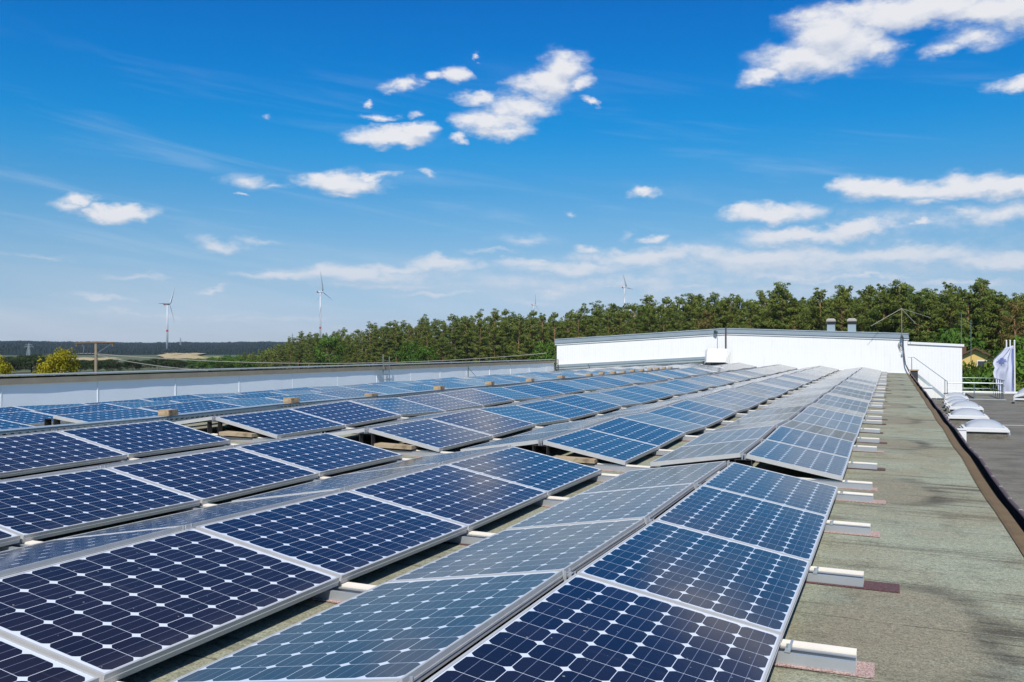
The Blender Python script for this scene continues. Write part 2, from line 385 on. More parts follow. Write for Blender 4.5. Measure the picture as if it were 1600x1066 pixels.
def ground_mat():
    m, t, b = material('grass_and_soil')
    co = t.new('ShaderNodeTexCoord').outputs['Object']
    n = t.noise(co, .012, 6, .6); n2 = t.noise(co, .5, 5, .6)
    c = t.mix(t.step(n, .4, .6), (.055, .085, .025), (.11, .11, .045))
    c = t.mix(t.math('MULTIPLY', n2, .5), c, (.05, .06, .02))
    t.l.new(c, b.inputs['Base Color']); b.inputs['Roughness'].default_value = .95
    return m
M['ground'] = ground_mat()
M['field'] = plain('ripe_grain', (.38, .30, .16), .9, 0, .12, .02, .2)
M['meadow'] = plain('pale_meadow', (.24, .24, .09), .9, 0, .2, .02, .2)

# ------------------------------------------------------------------ mesh helpers
class MB:
    def __init__(s): s.v = []; s.f = []; s.smooth = False
    def add(s, vs, fs):
        k = len(s.v); s.v += [tuple(p) for p in vs]; s.f += [tuple(i + k for i in f) for f in fs]; return s
    def box(s, a, b, mat=None):
        (x0, y0, z0), (x1, y1, z1) = a, b
        vs = [Vector(p) for p in ((x0,y0,z0),(x1,y0,z0),(x1,y1,z0),(x0,y1,z0),(x0,y0,z1),(x1,y0,z1),(x1,y1,z1),(x0,y1,z1))]
        if mat: vs = [mat @ p for p in vs]
        return s.add(vs, [(3,2,1,0),(4,5,6,7),(0,1,5,4),(1,2,6,5),(2,3,7,6),(3,0,4,7)])
    def prism_y(s, poly, y0, y1):
        n = len(poly)
        vs = [(x, y0, z) for x, z in poly] + [(x, y1, z) for x, z in poly]
        fs = [tuple(range(n)), tuple(range(2 * n - 1, n - 1, -1))] + [(i, i + n, (i + 1) % n + n, (i + 1) % n) for i in range(n)]
        return s.add(vs, fs)
    def tube(s, pts, r, n=8, caps=True):
        pts = [Vector(p) for p in pts]
        rs = r if isinstance(r, (list, tuple)) else [r] * len(pts)
        vs, fs = [], []
        for i, p in enumerate(pts):
            d = (pts[min(i + 1, len(pts) - 1)] - pts[max(i - 1, 0)]).normalized()
            a = d.orthogonal().normalized() if abs(d.z) < .9 else Vector((1, 0, 0)).cross(d).normalized()
            if abs(d.z) < .9: a = Vector((0, 0, 1)).cross(d).normalized()
            b = d.cross(a)
            for k in range(n):
                t = 2 * math.pi * k / n
                vs.append(p + (a * math.cos(t) + b * math.sin(t)) * rs[i])
        for i in range(len(pts) - 1):
            for k in range(n):
                fs.append((i * n + k, i * n + (k + 1) % n, (i + 1) * n + (k + 1) % n, (i + 1) * n + k))
        if caps: fs += [tuple(range(n - 1, -1, -1)), tuple(range((len(pts) - 1) * n, len(pts) * n))]
        return s.add(vs, fs)
    def mesh(s, name, mat):
        me = bpy.data.meshes.new(name); me.from_pydata(s.v, [], s.f); me.materials.append(mat)
        bm = bmesh.new(); bm.from_mesh(me); bmesh.ops.recalc_face_normals(bm, faces=bm.faces); bm.to_mesh(me); bm.free()
        if s.smooth: me.polygons.foreach_set('use_smooth', [True] * len(me.polygons))
        me.update(); return me
    def build(s, name, mat, parent=None):
        return link(name, s.mesh(name, mat), parent)
def link(name, me, parent=None):
    o = bpy.data.objects.new(name, me); COL.objects.link(o)
    if parent is not None: o.parent = parent
    return o
def thing(name, label, cat, loc=(0, 0, 0), group=None, rz=0):
    o = bpy.data.objects.new(name, None); COL.objects.link(o); o.location = loc; o.rotation_euler = (0, 0, rz)
    o.empty_display_size = .2
    return tag(o, label, cat, group)
def tag(o, label, cat, group=None):
    o['label'] = label; o['category'] = cat
    if group: o['group'] = group
    return o
def kind(o, k): o['kind'] = k; return o
def bevel(o, wdt, seg=2):
    bm = bmesh.new(); bm.from_mesh(o.data)
    bmesh.ops.bevel(bm, geom=list(bm.edges), offset=wdt, segments=seg, affect='EDGES', clamp_overlap=True)
    bm.to_mesh(o.data); bm.free(); return o
ORD = 'nearest second third fourth fifth sixth seventh eighth ninth tenth eleventh twelfth thirteenth fourteenth fifteenth sixteenth seventeenth eighteenth nineteenth twentieth'.split()
def ordn(i): return ORD[i] if i < len(ORD) else ('twenty-' + ['first','second','third','fourth','fifth','sixth','seventh','eighth','ninth'][i - 20] if i < 29 else 'thirty-' + ['', 'first','second','third','fourth','fifth','sixth'][i - 29])

# ------------------------------------------------------------------ the deck's shape
PITCH, Y0, GAP = 1.675, 4.469, .914
def node_y(i):
    if i <= 3: return Y0 + PITCH * i
    if i <= 18: return Y0 + PITCH * 3 + GAP + PITCH * (i - 4)
    return Y0 + PITCH * 3 + GAP + PITCH * 14 + GAP + PITCH * (i - 19)
NZ = {-3: -.004, -2: -.005, -1: -.005, 0: 0, 1: -.0145, 2: -.003, 3: .001, 4: -.017, 5: -.004, 6: .0335, 7: -.002, 8: .009, 9: .033, 10: -.002, 11: .011, 12: .032, 13: -.001, 14: .009,
      15: .034, 16: -.001, 17: .011, 18: .033, 19: .012, 20: .002, 21: .034}
def wave(i):
    if i in NZ: return NZ[i]
    return (.033, -.001, .010)[(i - 21) % 3]
KN = [(node_y(i), wave(i)) for i in range(-3, 35)]
def wave_y(y):
    rise = max(0, y - 10.4) * .0028
    if y <= KN[0][0]: return KN[0][1] + rise
    for (a, za), (b, zb) in zip(KN, KN[1:]):
        if a <= y <= b: return za + (zb - za) * (y - a) / (b - a) + rise
    return KN[-1][1] + rise
RX = [(-20.6, -1.62), (-14.74, -1.345), (-12.45, -1.243), (-10.16, -1.140), (-9.6, -1.115), (-7.333, -1.175), (-5.03, -1.257), (-2.74, -1.318), (-.46, -1.379), (1.0, -1.415)]
def roof_x(x):
    for (a, za), (b, zb) in zip(RX, RX[1:]):
        if x <= b: return za + (zb - za) * (x - a) / (b - a)
    return RX[-1][1]
def roof_z(x, y): return roof_x(x) + wave_y(y)

# ================================================================== structure: ground and far land
GZ = -9.0
def land(x, y):
    d = math.hypot(x, y)
    t = min(1, max(0, (d - 1150) / 1700)); t = t * t * (3 - 2 * t)
    return GZ + 13 * t
g = MB()
rings = [0, 20, 60, 120, 250, 400, 600, 800, 1000, 1200, 1400, 1600, 1800, 2000, 2300, 2600, 3000, 4000, 5000, 6000]
na = 96
g.v.append((0, 0, GZ))
for r_ in rings[1:]:
    for k in range(na):
        a = 2 * math.pi * k / na
        g.v.append((r_ * math.sin(a), r_ * math.cos(a), land(r_, 0)))
for k in range(na): g.f.append((0, 1 + k, 1 + (k + 1) % na))
for i in range(len(rings) - 2):
    for k in range(na):
        a, b = 1 + i * na + k, 1 + i * na + (k + 1) % na
        g.f.append((a, a + na, b + na, b))
g.smooth = True
kind(g.build('ground', M['ground']), 'structure')

def patch(name, u0, u1, d0, d1, mat, dz=.4, lift=0):
    p = MB(); n = 12
    for j in range(5):
        d = d0 + (d1 - d0) * j / 4
        for i in range(n + 1):
            q = at_d(u0 + (u1 - u0) * i / n + 9 * math.sin(j * 2.3 + u0), 550, d * (1 + .04 * math.sin(i * 1.1 + u0))); p.v.append((q.x, q.y, land(q.x, q.y) + dz + lift * j / 4))
    for j in range(4):
        for i in range(n): k = j * (n + 1) + i; p.f.append((k, k + 1, k + n + 2, k + n + 1))
    return kind(p.build(name, mat), 'structure')
patch('field', 252, 314, 1200, 1750, M['field'], .4, 2.6)
patch('field', 104, 186, 1000, 1330, M['field'])
patch('field', 300, 345, 1150, 1420, M['meadow'])
patch('field', -20, 60, 560, 660, M['field'])

# ================================================================== the hall with the green felt roof
hall = thing('flat_roofed_hall', 'long hall whose low green grey felt roof carries the solar panels', 'building')
xs = [-20.6, -18.5, -16.8, -14.74, -12.45, -10.16, -9.6] + [-9.6 + (10.47) * i / 16 for i in range(1, 17)]
ys = []
y = -9.0
while y < 60.6: ys.append(y); y += .42
b = MB()
for yy in ys:
    for x in xs: b.v.append((x, yy, roof_z(x, yy) + .004 * mnoise.noise(Vector((x * 1.3, yy * 1.1, 0)))))
n = len(xs)
for j in range(len(ys) - 1):
    for i in range(n - 1): k = j * n + i; b.f.append((k, k + 1, k + n + 1, k + n))
b.smooth = True
b.build('roof', M['felt'], hall)
YB = ys[-1]
b = MB(); b.box((-20.5, -8.9, GZ), (.90, 60.2, -1.80)); b.build('wall', M['concrete'], hall)
# rusty flashing, gutter and its clips along the right eave
b = MB()
for yy in ys:
    zz = roof_z(.8, yy)
    for x, dz in ((.850, .008), (.875, .016), (.955, .012), (.96, -.10)): b.v.append((x, yy, zz + dz))
for j in range(len(ys) - 1):
    for i in range(3): k = j * 4 + i; b.f.append((k, k + 1, k + 5, k + 4))
b.build('eave_flashing', M['rust'], hall)
b = MB(); m_ = 9
for yy in ys:
    zz = roof_z(.8, yy)
    for i in range(m_):
        t = math.pi * i / (m_ - 1)
        b.v.append((1.005 - .040 * math.cos(t), yy, zz - .03 - .075 * math.sin(t)))
    b.v += [(1.062, yy, zz - .028), (1.062, yy, zz - .01)]
m_ += 2
for j in range(len(ys) - 1):
    for i in range(m_ - 1): k = j * m_ + i; b.f.append((k, k + 1, k + m_ + 1, k + m_))
gut = b.build('gutter', M['black'], hall)
b = MB(); b.tube([(1.066, yy, roof_z(.8, yy) - .010) for yy in ys[::2]], .021, 8); b.smooth = True
b.build('gutter_lip', M['gutter'], gut)
b = MB(); yy = 2.2
while yy < 60: 
    zz = roof_z(.8, yy)
    b.box((1.052, yy - .014, zz + .0045), (1.082, yy + .014, zz + .014)); yy += .82
c_ = b.build('gutter_clips', M['concrete'], gut); kind(c_, 'stuff')

# ================================================================== solar panels
L_, W_, H_ = 1.650, .985, .046
def frame_mesh():
    b = MB(); t, lip = .012, .011
    hw, hl = W_ / 2, L_ / 2
    # outer walls with a raised line half way, an inner lip on top
    for sx in (-1, 1):
        x0, x1 = sorted((sx * hw, sx * (hw - lip)))
        b.box((x0, -hl, -H_), (x1, hl, 0))
        x0, x1 = sorted((sx * (hw + .0025), sx * (hw - .002)))
        b.box((x0, -hl + .001, -.030), (x1, hl - .001, -.022))
        x0, x1 = sorted((sx * (hw - .0115), sx * (hw - .034)))
        b.box((x0, -hl + lip + .001, -H_ + .001), (x1, hl - lip - .001, -H_ + .004))
    for sy in (-1, 1):
        y0, y1 = sorted((sy * hl, sy * (hl - lip)))
        b.box((-hw + lip + .0002, y0, -H_), (hw - lip - .0002, y1, -.0004))
    return b.mesh('frame', M['alu'])
FRAME = frame_mesh()
b = MB(); b.box((-W_ / 2 + .0112, -L_ / 2 + .0112, -.008), (W_ / 2 - .0112, L_ / 2 - .0112, -.0022)); LAM = b.mesh('laminate', M['laminate'])
LAM.materials.append(M['backsheet'])
for p in LAM.polygons:
    if p.normal.z < -.5: p.material_index = 1
TENTS = {  # x, z of right eave, right ridge, left ridge, left eave
 1: ((-.460, -1.263), (-1.414, -1.073), (-1.491, -1.066), (-2.459, -1.206)),
 2: ((-2.740, -1.2035), (-3.702, -1.005), (-3.779, -.998), (-4.748, -1.146)),
 3: ((-5.030, -1.144), (-5.983, -.938), (-6.060, -.932), (-7.030, -1.080)),
 4: ((-7.333, -1.062), (-8.287, -.8506), (-8.364, -.846), (-9.333, -.985)),
 5: ((-10.16, -1.018), (-11.13, -.897), (-11.207, -.897), (-12.165, -1.105)),
 6: ((-12.45, -1.121), (-13.42, -1.000), (-13.50, -1.000), (-14.455, -1.208)),
 7: ((-14.74, -1.221), (-15.71, -1.100), (-15.79, -1.100), (-16.745, -1.308))}
TNAME = {1: 'rightmost row', 2: 'second row from right', 3: 'third row from right', 4: 'row beside the cable tray', 5: 'row beyond the cable tray', 6: 'second row past cable tray', 7: 'row nearest side wall'}
BLOCKS = [('front block', -2, 3), ('middle block', 4, 18), ('far block', 19, 33)]
rnd = random.Random(4)
cand = []
for t, (e, r_, m_, l_) in TENTS.items():
    for side, lo, hi in (('right', e, r_), ('left', l_, m_)):
        if side == 'left' and t >= 5: continue
        for bn, i0, i1 in BLOCKS:
            for i in range(i0, i1):
                ya, yb = node_y(i), node_y(i + 1)
                za, zb = wave_y(ya), wave_y(yb)
                jit = rnd.uniform(-.003, .003)
                lo3 = Vector((lo[0], (ya + yb) / 2, lo[1] + (za + zb) / 2 + jit)); hi3 = Vector((hi[0], (ya + yb) / 2, hi[1] + (za + zb) / 2 + jit))
                ey = Vector((0, yb - ya, zb - za)).normalized()
                s = 1 if side == 'right' else -1
                ex = ((lo3 - hi3) * s).normalized()
                ez = ex.cross(ey).normalized(); ex = ey.cross(ez)
                mat = Matrix((ex, ey, ez)).transposed().to_4x4(); mat.translation = (lo3 + hi3) / 2
                cs = [mat @ Vector((sx * W_ / 2, sy * L_ / 2, 0)) for sx in (-1, 1) for sy in (-1, 1)]
                pc = [pix(c) for c in cs]
                if max(p[2] for p in pc) < .4: continue
                if min(p[2] for p in pc) > .3:
                    us, vs = [p[0] for p in pc], [p[1] for p in pc]
                    if max(us) < -60 or min(us) > 1660 or min(vs) > 1120: continue
                    area = (max(us) - min(us)) * (max(vs) - min(vs))
                else: area = 1e6
                hidden = (side == 'left' and t >= 3)
                cand.append([hidden, -area, t, side, bn, i, mat])
cand.sort(key=lambda c: (c[0], c[1]))
chosen = cand[:298]; rest = cand[298:]
seen = {}
for c in sorted(chosen, key=lambda c: (c[2], c[3], c[5])):
    _, _, t, side, bn, i, mat = c
    k = seen.get((t, side, bn), 0); seen[(t, side, bn)] = k + 1
    root = thing('solar_panel', '%s solar panel in the %s, %s slope of %s' % (ordn(k), bn, side, TNAME[t]), 'solar panel', group='solar panels on the roof')
    root.matrix_world = mat
    link('frame', FRAME, root); link('laminate', LAM, root)
if rest:
    bmf = MB()
    vs0 = [v.co.copy() for v in FRAME.vertices]; fs0 = [tuple(p.vertices) for p in FRAME.polygons]
    lv = [v.co.copy() for v in LAM.vertices]; lf = [tuple(p.vertices) for p in LAM.polygons]
    fr, la = MB(), MB()
    for c in rest:
        fr.add([c[6] @ v for v in vs0], fs0); la.add([c[6] @ v for v in lv], lf)
    root = thing('hidden_panel_slopes', 'solar panels on the slopes turned away from the camera', 'solar panels')
    kind(root, 'stuff'); kind(fr.build('frames', M['alu'], root), 'stuff'); kind(la.build('laminates', M['backsheet'], root), 'stuff')

# ------------------------------------------------------------------ rails across the roof, one at every panel joint
def rail_mesh(pts, name, y, wid=.105, h=.046):
    """U channel with in-turned lips, following the deck"""
    prof = [(-wid/2, 0), (-wid/2, h), (-wid/2 + .022, h), (-wid/2 + .022, h - .006), (-wid/2 + .004, h - .006), (-wid/2 + .004, .004),
            (wid/2 - .004, .004), (wid/2 - .004, h - .006), (wid/2 - .022, h - .006), (wid/2 - .022, h), (wid/2, h), (wid/2, 0)]
    b = MB(); n = len(prof)
    for (x, z) in pts:
        for py, pz in prof: b.v.append((x, y + py, z + pz))
    for j in range(len(pts) - 1):
        for i in range(n): b.f.append((j * n + i, j * n + (i + 1) % n, (j + 1) * n + (i + 1) % n, (j + 1) * n + i))
    b.f += [(0, 1, 2, 3, 4, 5), (0, 5, 6, 11), (6, 7, 8, 9, 10, 11)]
    k = (len(pts) - 1) * n
    b.f += [tuple(k + q for q in f) for f in ((0, 1, 2, 3, 4, 5), (0, 5, 6, 11), (6, 7, 8, 9, 10, 11))]
    return b
vis = [i for i in range(-1, 34)]
prnd = random.Random(11)
for q, i in enumerate(vis):
    y = node_y(i) + (.03 if i in (4, 19) else -.03 if i in (3, 18) else 0)
    xe = -.155 + prnd.uniform(-.02, .02)
    pts = [(x, roof_z(x, y) + .010) for x in (-9.32, -7.333, -5.03, -2.74, -.46, xe)]
    root = thing('mounting_rail', '%s aluminium channel rail from the front, sticking out past the rightmost panel row' % ordn(q), 'rail', (0, 0, 0), 'rails under the solar panels')
    rail_mesh(pts, 'channel', y - .035).build('channel', M['rail'], root)
    bb = MB()
    for (x0, z0), (x1, z1) in zip(pts, pts[1:]):
        vs = [(x0, y + .028, z0), (x1, y + .028, z1), (x1, y + .086, z1), (x0, y + .086, z0)]
        bb.add(vs + [(x, yy, z + .056) for x, yy, z in vs], [(3,2,1,0),(4,5,6,7),(0,1,5,4),(1,2,6,5),(2,3,7,6),(3,0,4,7)])
    bb.build('batten', M['batten'], root)
    if i > -1:
        fb = MB(); fx = -.46 + .035; zf = roof_z(fx, y)
        fb.box((fx - .012, y - .09, zf + .060), (fx + .012, y + .09, zf + .066)); fb.tube([(fx, y - .035, zf + .0665), (fx, y - .035, zf + .082)], .010, 6)
        fb.build('fixing_bolt', M['galv'], root)
    ext = xe + (.075 if i == 0 else .20 if i == 1 else prnd.choice((.05, .07, .09, .11, .18)))
    pb = MB()
    for x0, x1 in zip((-9.36, -7.333, -5.03, -2.74, -.46), (-7.333, -5.03, -2.74, -.46, ext)):
        ya, yb = y - .105 - prnd.uniform(0, .01), y + .095
        pb.add([(x0, ya, roof_z(x0, y) + .003), (x1, ya, roof_z(x1, y) + .003), (x1, yb, roof_z(x1, y) + .003), (x0, yb, roof_z(x0, y) + .003),
                (x0, ya, roof_z(x0, y) + .0095), (x1, ya, roof_z(x1, y) + .0095), (x1, yb, roof_z(x1, y) + .0095), (x0, yb, roof_z(x0, y) + .0095)],
               [(3,2,1,0),(4,5,6,7),(0,1,5,4),(1,2,6,5),(2,3,7,6),(3,0,4,7)])
    pb.build('pad', M['pad_wet'] if i in (1, 5, 7, 9, 10, 14, 17) or (i > 5 and prnd.random() < .55) else M['pad'], root)
    wz = wave_y(y)
    for t in (1, 2, 3, 4):
        e, r_, m_, l_ = TENTS[t]
        bb = MB()
        xc = (r_[0] + m_[0]) / 2; zt = min(r_[1], m_[1]) + wz - .05; zb = roof_z(xc, y) + .012
        for dx in (-.085, .085):
            bb.box((xc + dx - .003, y - .045, zb), (xc + dx + .003, y + .045, zt - .012))
        bb.box((xc - .09, y - .045, zt - .012), (xc + .09, y + .045, zt - .008))
        bb.build('ridge_bracket', M['bracket'], root)
        cb = MB()
        for dy in (-.035, .035):
            cb.box((xc - .018, y + dy - .004, zt - .0079), (xc - .006, y + dy + .004, zt + .062)); cb.box((xc + .012, y + dy - .004, zt - .0079), (xc + .020, y + dy + .004, zt + .048))
        cb.box((xc - .005, y - .034, zt + .040), (xc + .011, y + .034, zt + .044))
        cb.build('ridge_clamp', M['rail'], root)
        for (px, pz), s in ((e, 1), (l_, -1)):
            zt2 = pz + wz - .05; zb2 = roof_z(px, y) + .012 + .052
            if zt2 - zb2 < .006: continue
            eb = MB(); x0, x1 = sorted((px - s * .006, px - s * .045))
            eb.box((x0, y - .04, zb2), (x1, y + .04, zt2)); x0, x1 = sorted((px + s * .006, px + s * .0105))
            eb.box((x0, y - .022, zb2), (x1, y + .022, zt2 + .018))
            eb.build('eave_clamp', M['rail'], root)
for i in (3, 4):
    y = node_y(i) + (.03 if i == 4 else -.03)
    root = thing('mounting_rail', 'aluminium channel rail at the %s edge of the walkway, left of the cable tray' % ('near' if i == 3 else 'far'), 'rail', group='rails under the solar panels')
    rail_mesh([(x, roof_z(x, y) + .006) for x in (-16.7, -10.05)], 'channel', y).build('channel', M['rail'], root)
    for t in (5, 6, 7):
        e, r_, m_, l_ = TENTS[t]; xc = (r_[0] + m_[0]) / 2; zt = min(r_[1], m_[1]) + wave_y(y) - .05; zb = roof_z(xc, y) + .012
        bb = MB(); bb.box((xc - .088, y - .06, zb), (xc - .080, y + .06, zt)); bb.box((xc + .080, y - .06, zb), (xc + .088, y + .06, zt)); bb.box((xc - .079, y - .06, zt - .006), (xc + .079, y + .06, zt))
        bb.build('ridge_bracket', M['bracket'], root)
# planks lying in the walkway under the first panels of the middle block
for t in (2, 3, 4, 5):
    r_ = TENTS[t][1]; x0, x1 = r_[0] + .14, r_[0] + .62; y = node_y(4) - .02
    b = MB(); z = roof_z(r_[0], y) + .064
    b.box((-.25, -.10, 0), (.25, .10, .045))
    o = bevel(b.build('wooden_plank', M['wood']), .002); o.location = ((x0 + x1) / 2, y + .02, z); o.rotation_euler = (0, R(1.6), R(3))
    tag(o, 'weathered wooden plank in the walkway gap under the %s' % TNAME[t], 'plank', 'planks in the walkway gap')

# ------------------------------------------------------------------ cable tray along the roof ridge
tray = thing('cable_tray', 'perforated galvanised cable tray running along the roof ridge', 'cable tray')
TX = -9.64
def tray_z(y): return roof_x(-9.6) + wave_y(y) * .6 + max(0, y - 10) * .0012 + .09
y = 1.6; k = 0
while y < 46:
    y1 = y + 2.98
    b = MB(); z0, z1 = 0.0, .105; dz = tray_z(y1) - tray_z(y)
    def q(x, yy, z): return (x, yy - y, z + dz * (yy - y) / (y1 - y))
    for x in (-.10, .10): b.add([q(x, y, 0), q(x, y1, 0), q(x, y1, .105), q(x, y, .105)], [(0, 1, 2, 3)])
    o = b.build('side_wall', M['perf'], tray); o.location = (TX, y, tray_z(y))
    b = MB()
    for za, zb, xa, xb in ((-.004, -.0005, -.10, .10), (.1055, .1085, -.104, .104)):
        b.add([q(xa, y, za), q(xb, y, za), q(xb, y1, za), q(xa, y1, za), q(xa, y, zb), q(xb, y, zb), q(xb, y1, zb), q(xa, y1, zb)],
              [(3,2,1,0),(4,5,6,7),(0,1,5,4),(1,2,6,5),(2,3,7,6),(3,0,4,7)])
    o = b.build('lid', M['galv'], tray); o.location = (TX, y, tray_z(y))
    b = MB(); b.box((TX + .1005, y + .33, tray_z(y) + .002), (TX + .1030, y + .342, tray_z(y) + .104))
    b.build('joint', M['pipe'], tray)
    b = MB()
    for q5 in range(2): b.tube([q(TX - .045 + .09 * q5, y, tray_z(y) + .048), q(TX - .045 + .09 * q5, y1, tray_z(y) + .048)], .043, 8)  # unseen black cables, added and thickened so the tray holes look dark
    b.build('cables', M['black'], tray)
    b = MB(); b.box((TX - .12, y + .3, roof_z(TX, y + .3) - .005), (TX + .12, y + .38, tray_z(y) - .006)); b.build('foot', M['bracket'], tray)
    y += 3.0; k += 1
for q_, yb in enumerate((11.05, 14.1, 16.85, 19.95, 22.95, 25.95, 28.75, 31.8, 33.3, 34.85, 36.25, 37.75, 39.25, 40.8, 42.1, 43.5, 44.85)):
    b = MB(); hh = .085 if q_ != 2 else .05
    b.box((-.09, -.115, 0), (.09, .115, hh)); o = bevel(b.build('wooden_block', M['block']), .006)
    o.location = (TX + .01, yb, tray_z(yb) + .1095); o.rotation_euler = (0, 0, prnd.uniform(-.12, .12))
    tag(o, '%s stained wooden block from the front lying on the cable tray' % ordn(q_), 'block', 'blocks on the cable tray')

# ================================================================== long side wall on the left
sw = thing('side_wall', 'long pale blue wall with brown coping along the left roof edge', 'wall')
b = MB(); WX = -20.6; nz = 16
def topz(y): return -.838 + (.0016) * (y - 17)
ysw = [4 + .35 * i for i in range(int((60.3 - 4) / .35) + 1)]
for yy in ysw:
    for j in range(nz + 1):
        z = -1.75 + (topz(yy) + 1.75) * j / nz
        b.v.append((WX + .011 * mnoise.noise(Vector((0, yy * .55, z * .5))) + .006 * mnoise.noise(Vector((7, yy * 1.9, z * 1.2))), yy, z))
for i in range(len(ysw) - 1):
    for j in range(nz): k = i * (nz + 1) + j; b.f.append((k, k + 1, k + nz + 2, k + nz + 1))
b.smooth = True
b.build('wall_face', M['sidewall'], sw)
b = MB(); b.box((-21.1, 4, -9), (-20.63, 60.3, -.86)); b.build('wall_core', M['concrete'], sw)
y = 17.67 - 3.14 * 4
while y < 60:
    b = MB(); b.box((WX - .01, y - .014, -1.75), (WX + .010, y + .014, topz(y) - .005)); b.build('joint_strip', M['seam'], sw); y += 3.14
b = MB()
for (x0, x1, za, zb) in ((-21.15, -20.548, 0, .155),):
    b.add([(x0, 4, topz(4) + za), (x1, 4, topz(4) + za), (x1, 60.3, topz(60.3) + za), (x0, 60.3, topz(60.3) + za), (x0, 4, topz(4) + zb), (x1, 4, topz(4) + zb), (x1, 60.3, topz(60.3) + zb), (x0, 60.3, topz(60.3) + zb)],
          [(3,2,1,0),(4,5,6,7),(0,1,5,4),(1,2,6,5),(2,3,7,6),(3,0,4,7)])
b.build('coping', M['coping'], sw)
MB().box((-21.12, 4, -.72), (-20.60, 60.25, topz(4) + .20)).build('coping_gap_shade', M['black'], sw)  # black box painted in as the shade of the recess under the sheet
b = MB()
for (x0, x1, za, zb) in ((-21.18, -20.535, .205, .235),):
    b.add([(x0, 4, topz(4) + za), (x1, 4, topz(4) + za), (x1, 60.3, topz(60.3) + za), (x0, 60.3, topz(60.3) + za), (x0, 4, topz(4) + zb), (x1, 4, topz(4) + zb), (x1, 60.3, topz(60.3) + zb), (x0, 60.3, topz(60.3) + zb)],
          [(3,2,1,0),(4,5,6,7),(0,1,5,4),(1,2,6,5),(2,3,7,6),(3,0,4,7)])
b.build('coping_sheet', M['coptop'], sw)
# ladder on the wall
lad = thing('wall_ladder', 'thin steel ladder fixed to the side wall, rising above its coping', 'ladder')
for dy, zt in ((36.75, -.14), (37.3, -.22)):
    b = MB(); b.tube([(-20.42, dy, -1.5), (-20.42, dy, zt)], .022, 6); b.build('stile', M['steel'], lad)
b = MB()
for j in range(6): b.tube([(-20.42, 36.77, -1.42 + .2 * j), (-20.42, 37.28, -1.42 + .2 * j)], .012, 6)
b.build('rungs', M['steel'], lad)
b = MB(); b.box((-20.6, 36.3, -.80), (-20.39, 36.73, -.77)); b.build('bracket', M['steel'], lad)
# braced post
bp_ = thing('braced_post', 'slim dark post with a slanting brace in front of the side wall', 'post')
b = MB(); b.tube([(-20.3, 45.5, -1.6), (-20.3, 45.5, -.78)], .02, 6); b.build('pole', M['pipe'], bp_)
b = MB(); b.tube([(-20.3, 45.5, -.85), (-19.9, 46.2, -1.6)], .012, 6); b.build('brace', M['pipe'], bp_)
# step ladder where wall and white building meet
b = MB()
for dx in (0, .0): b.tube([(-20.35, 59.6, -1.5), (-20.35, 59.6, -.13)], .03, 6)
sp = thing('corner_ladder', 'steel ladder in the corner between side wall and white building', 'ladder')
b.build('stile', M['steel'], sp)
b = MB(); b.tube([(-20.35, 60.1, -1.5), (-20.35, 60.1, -.55)], .03, 6); b.build('stile', M['pipe'], sp)
b = MB()
for j in range(4): b.tube([(-20.35, 59.6, -1.3 + .25 * j), (-20.35, 60.1, -1.3 + .25 * j)], .016, 6)
b.build('rungs', M['pipe'], sp)

# ================================================================== white building across the far end
FY = 60.6
wb = thing('white_building', 'white ribbed building with grey roof edge closing the far end of the roof', 'building')
pk = (-9.43, 1.39)
b = MB(); b.prism_y([(-20.6, -9), (-20.6, .50), (-9.43, 1.12), (.95, .80), (.95, -9)], FY, FY + 22); b.build('wall', M['clad'], wb)
def strip(poly_top, h, y0, y1, name, mat, parent, dz=0):
    b = MB(); n = len(poly_top)
    for x, z in poly_top: b.v += [(x, y0, z + dz), (x, y1, z + dz), (x, y1, z - h + dz), (x, y0, z - h + dz)]
    for i in range(n - 1):
        for k in range(4): b.f.append((i * 4 + k, i * 4 + (k + 1) % 4, i * 4 + 4 + (k + 1) % 4, i * 4 + 4 + k))
    b.f += [(0, 1, 2, 3), tuple((n - 1) * 4 + k for k in (3, 2, 1, 0))]
    return b.build(name, mat, parent)
top = [(-20.72, .756), (-9.43, 1.39), (1.02, 1.0)]
fa = strip(top, .25, FY - .10, FY + 22.2, 'fascia', M['fascia'], wb)
strip(top, .05, FY - .13, FY + 22.3, 'roof_edge', M['galv'], wb, .052)
strip([(x, z - .252) for x, z in top], .10, FY - .05, FY - .001, 'trim', M['white_metal'], wb)
strip([(-20.6, -.90), (-10.75, -.33)], .17, FY - .16, FY - .003, 'lower_flashing', M['fascia'], wb)
strip([(-20.6, -1.072), (-10.75, -.502)], .14, FY - .12, FY - .003, 'lower_flashing', M['galv'], wb)
strip([(-9.3, -1.0), (1.0, -1.28)], .06, FY - .09, FY - .003, 'base_flashing', M['galv'], wb)
# lower wing on the right
wing = thing('white_wing', 'lower white ribbed wing joined to the right of the white building', 'building')
b = MB(); b.prism_y([(.952, -9), (.952, .42), (3.82, .27), (3.82, -9)], FY + .01, FY + 9); b.build('wall', M['clad'], wing)
strip([(.952, .56), (3.93, .40)], .14, FY - .06, FY + 9.1, 'roof_edge', M['white_metal'], wing)
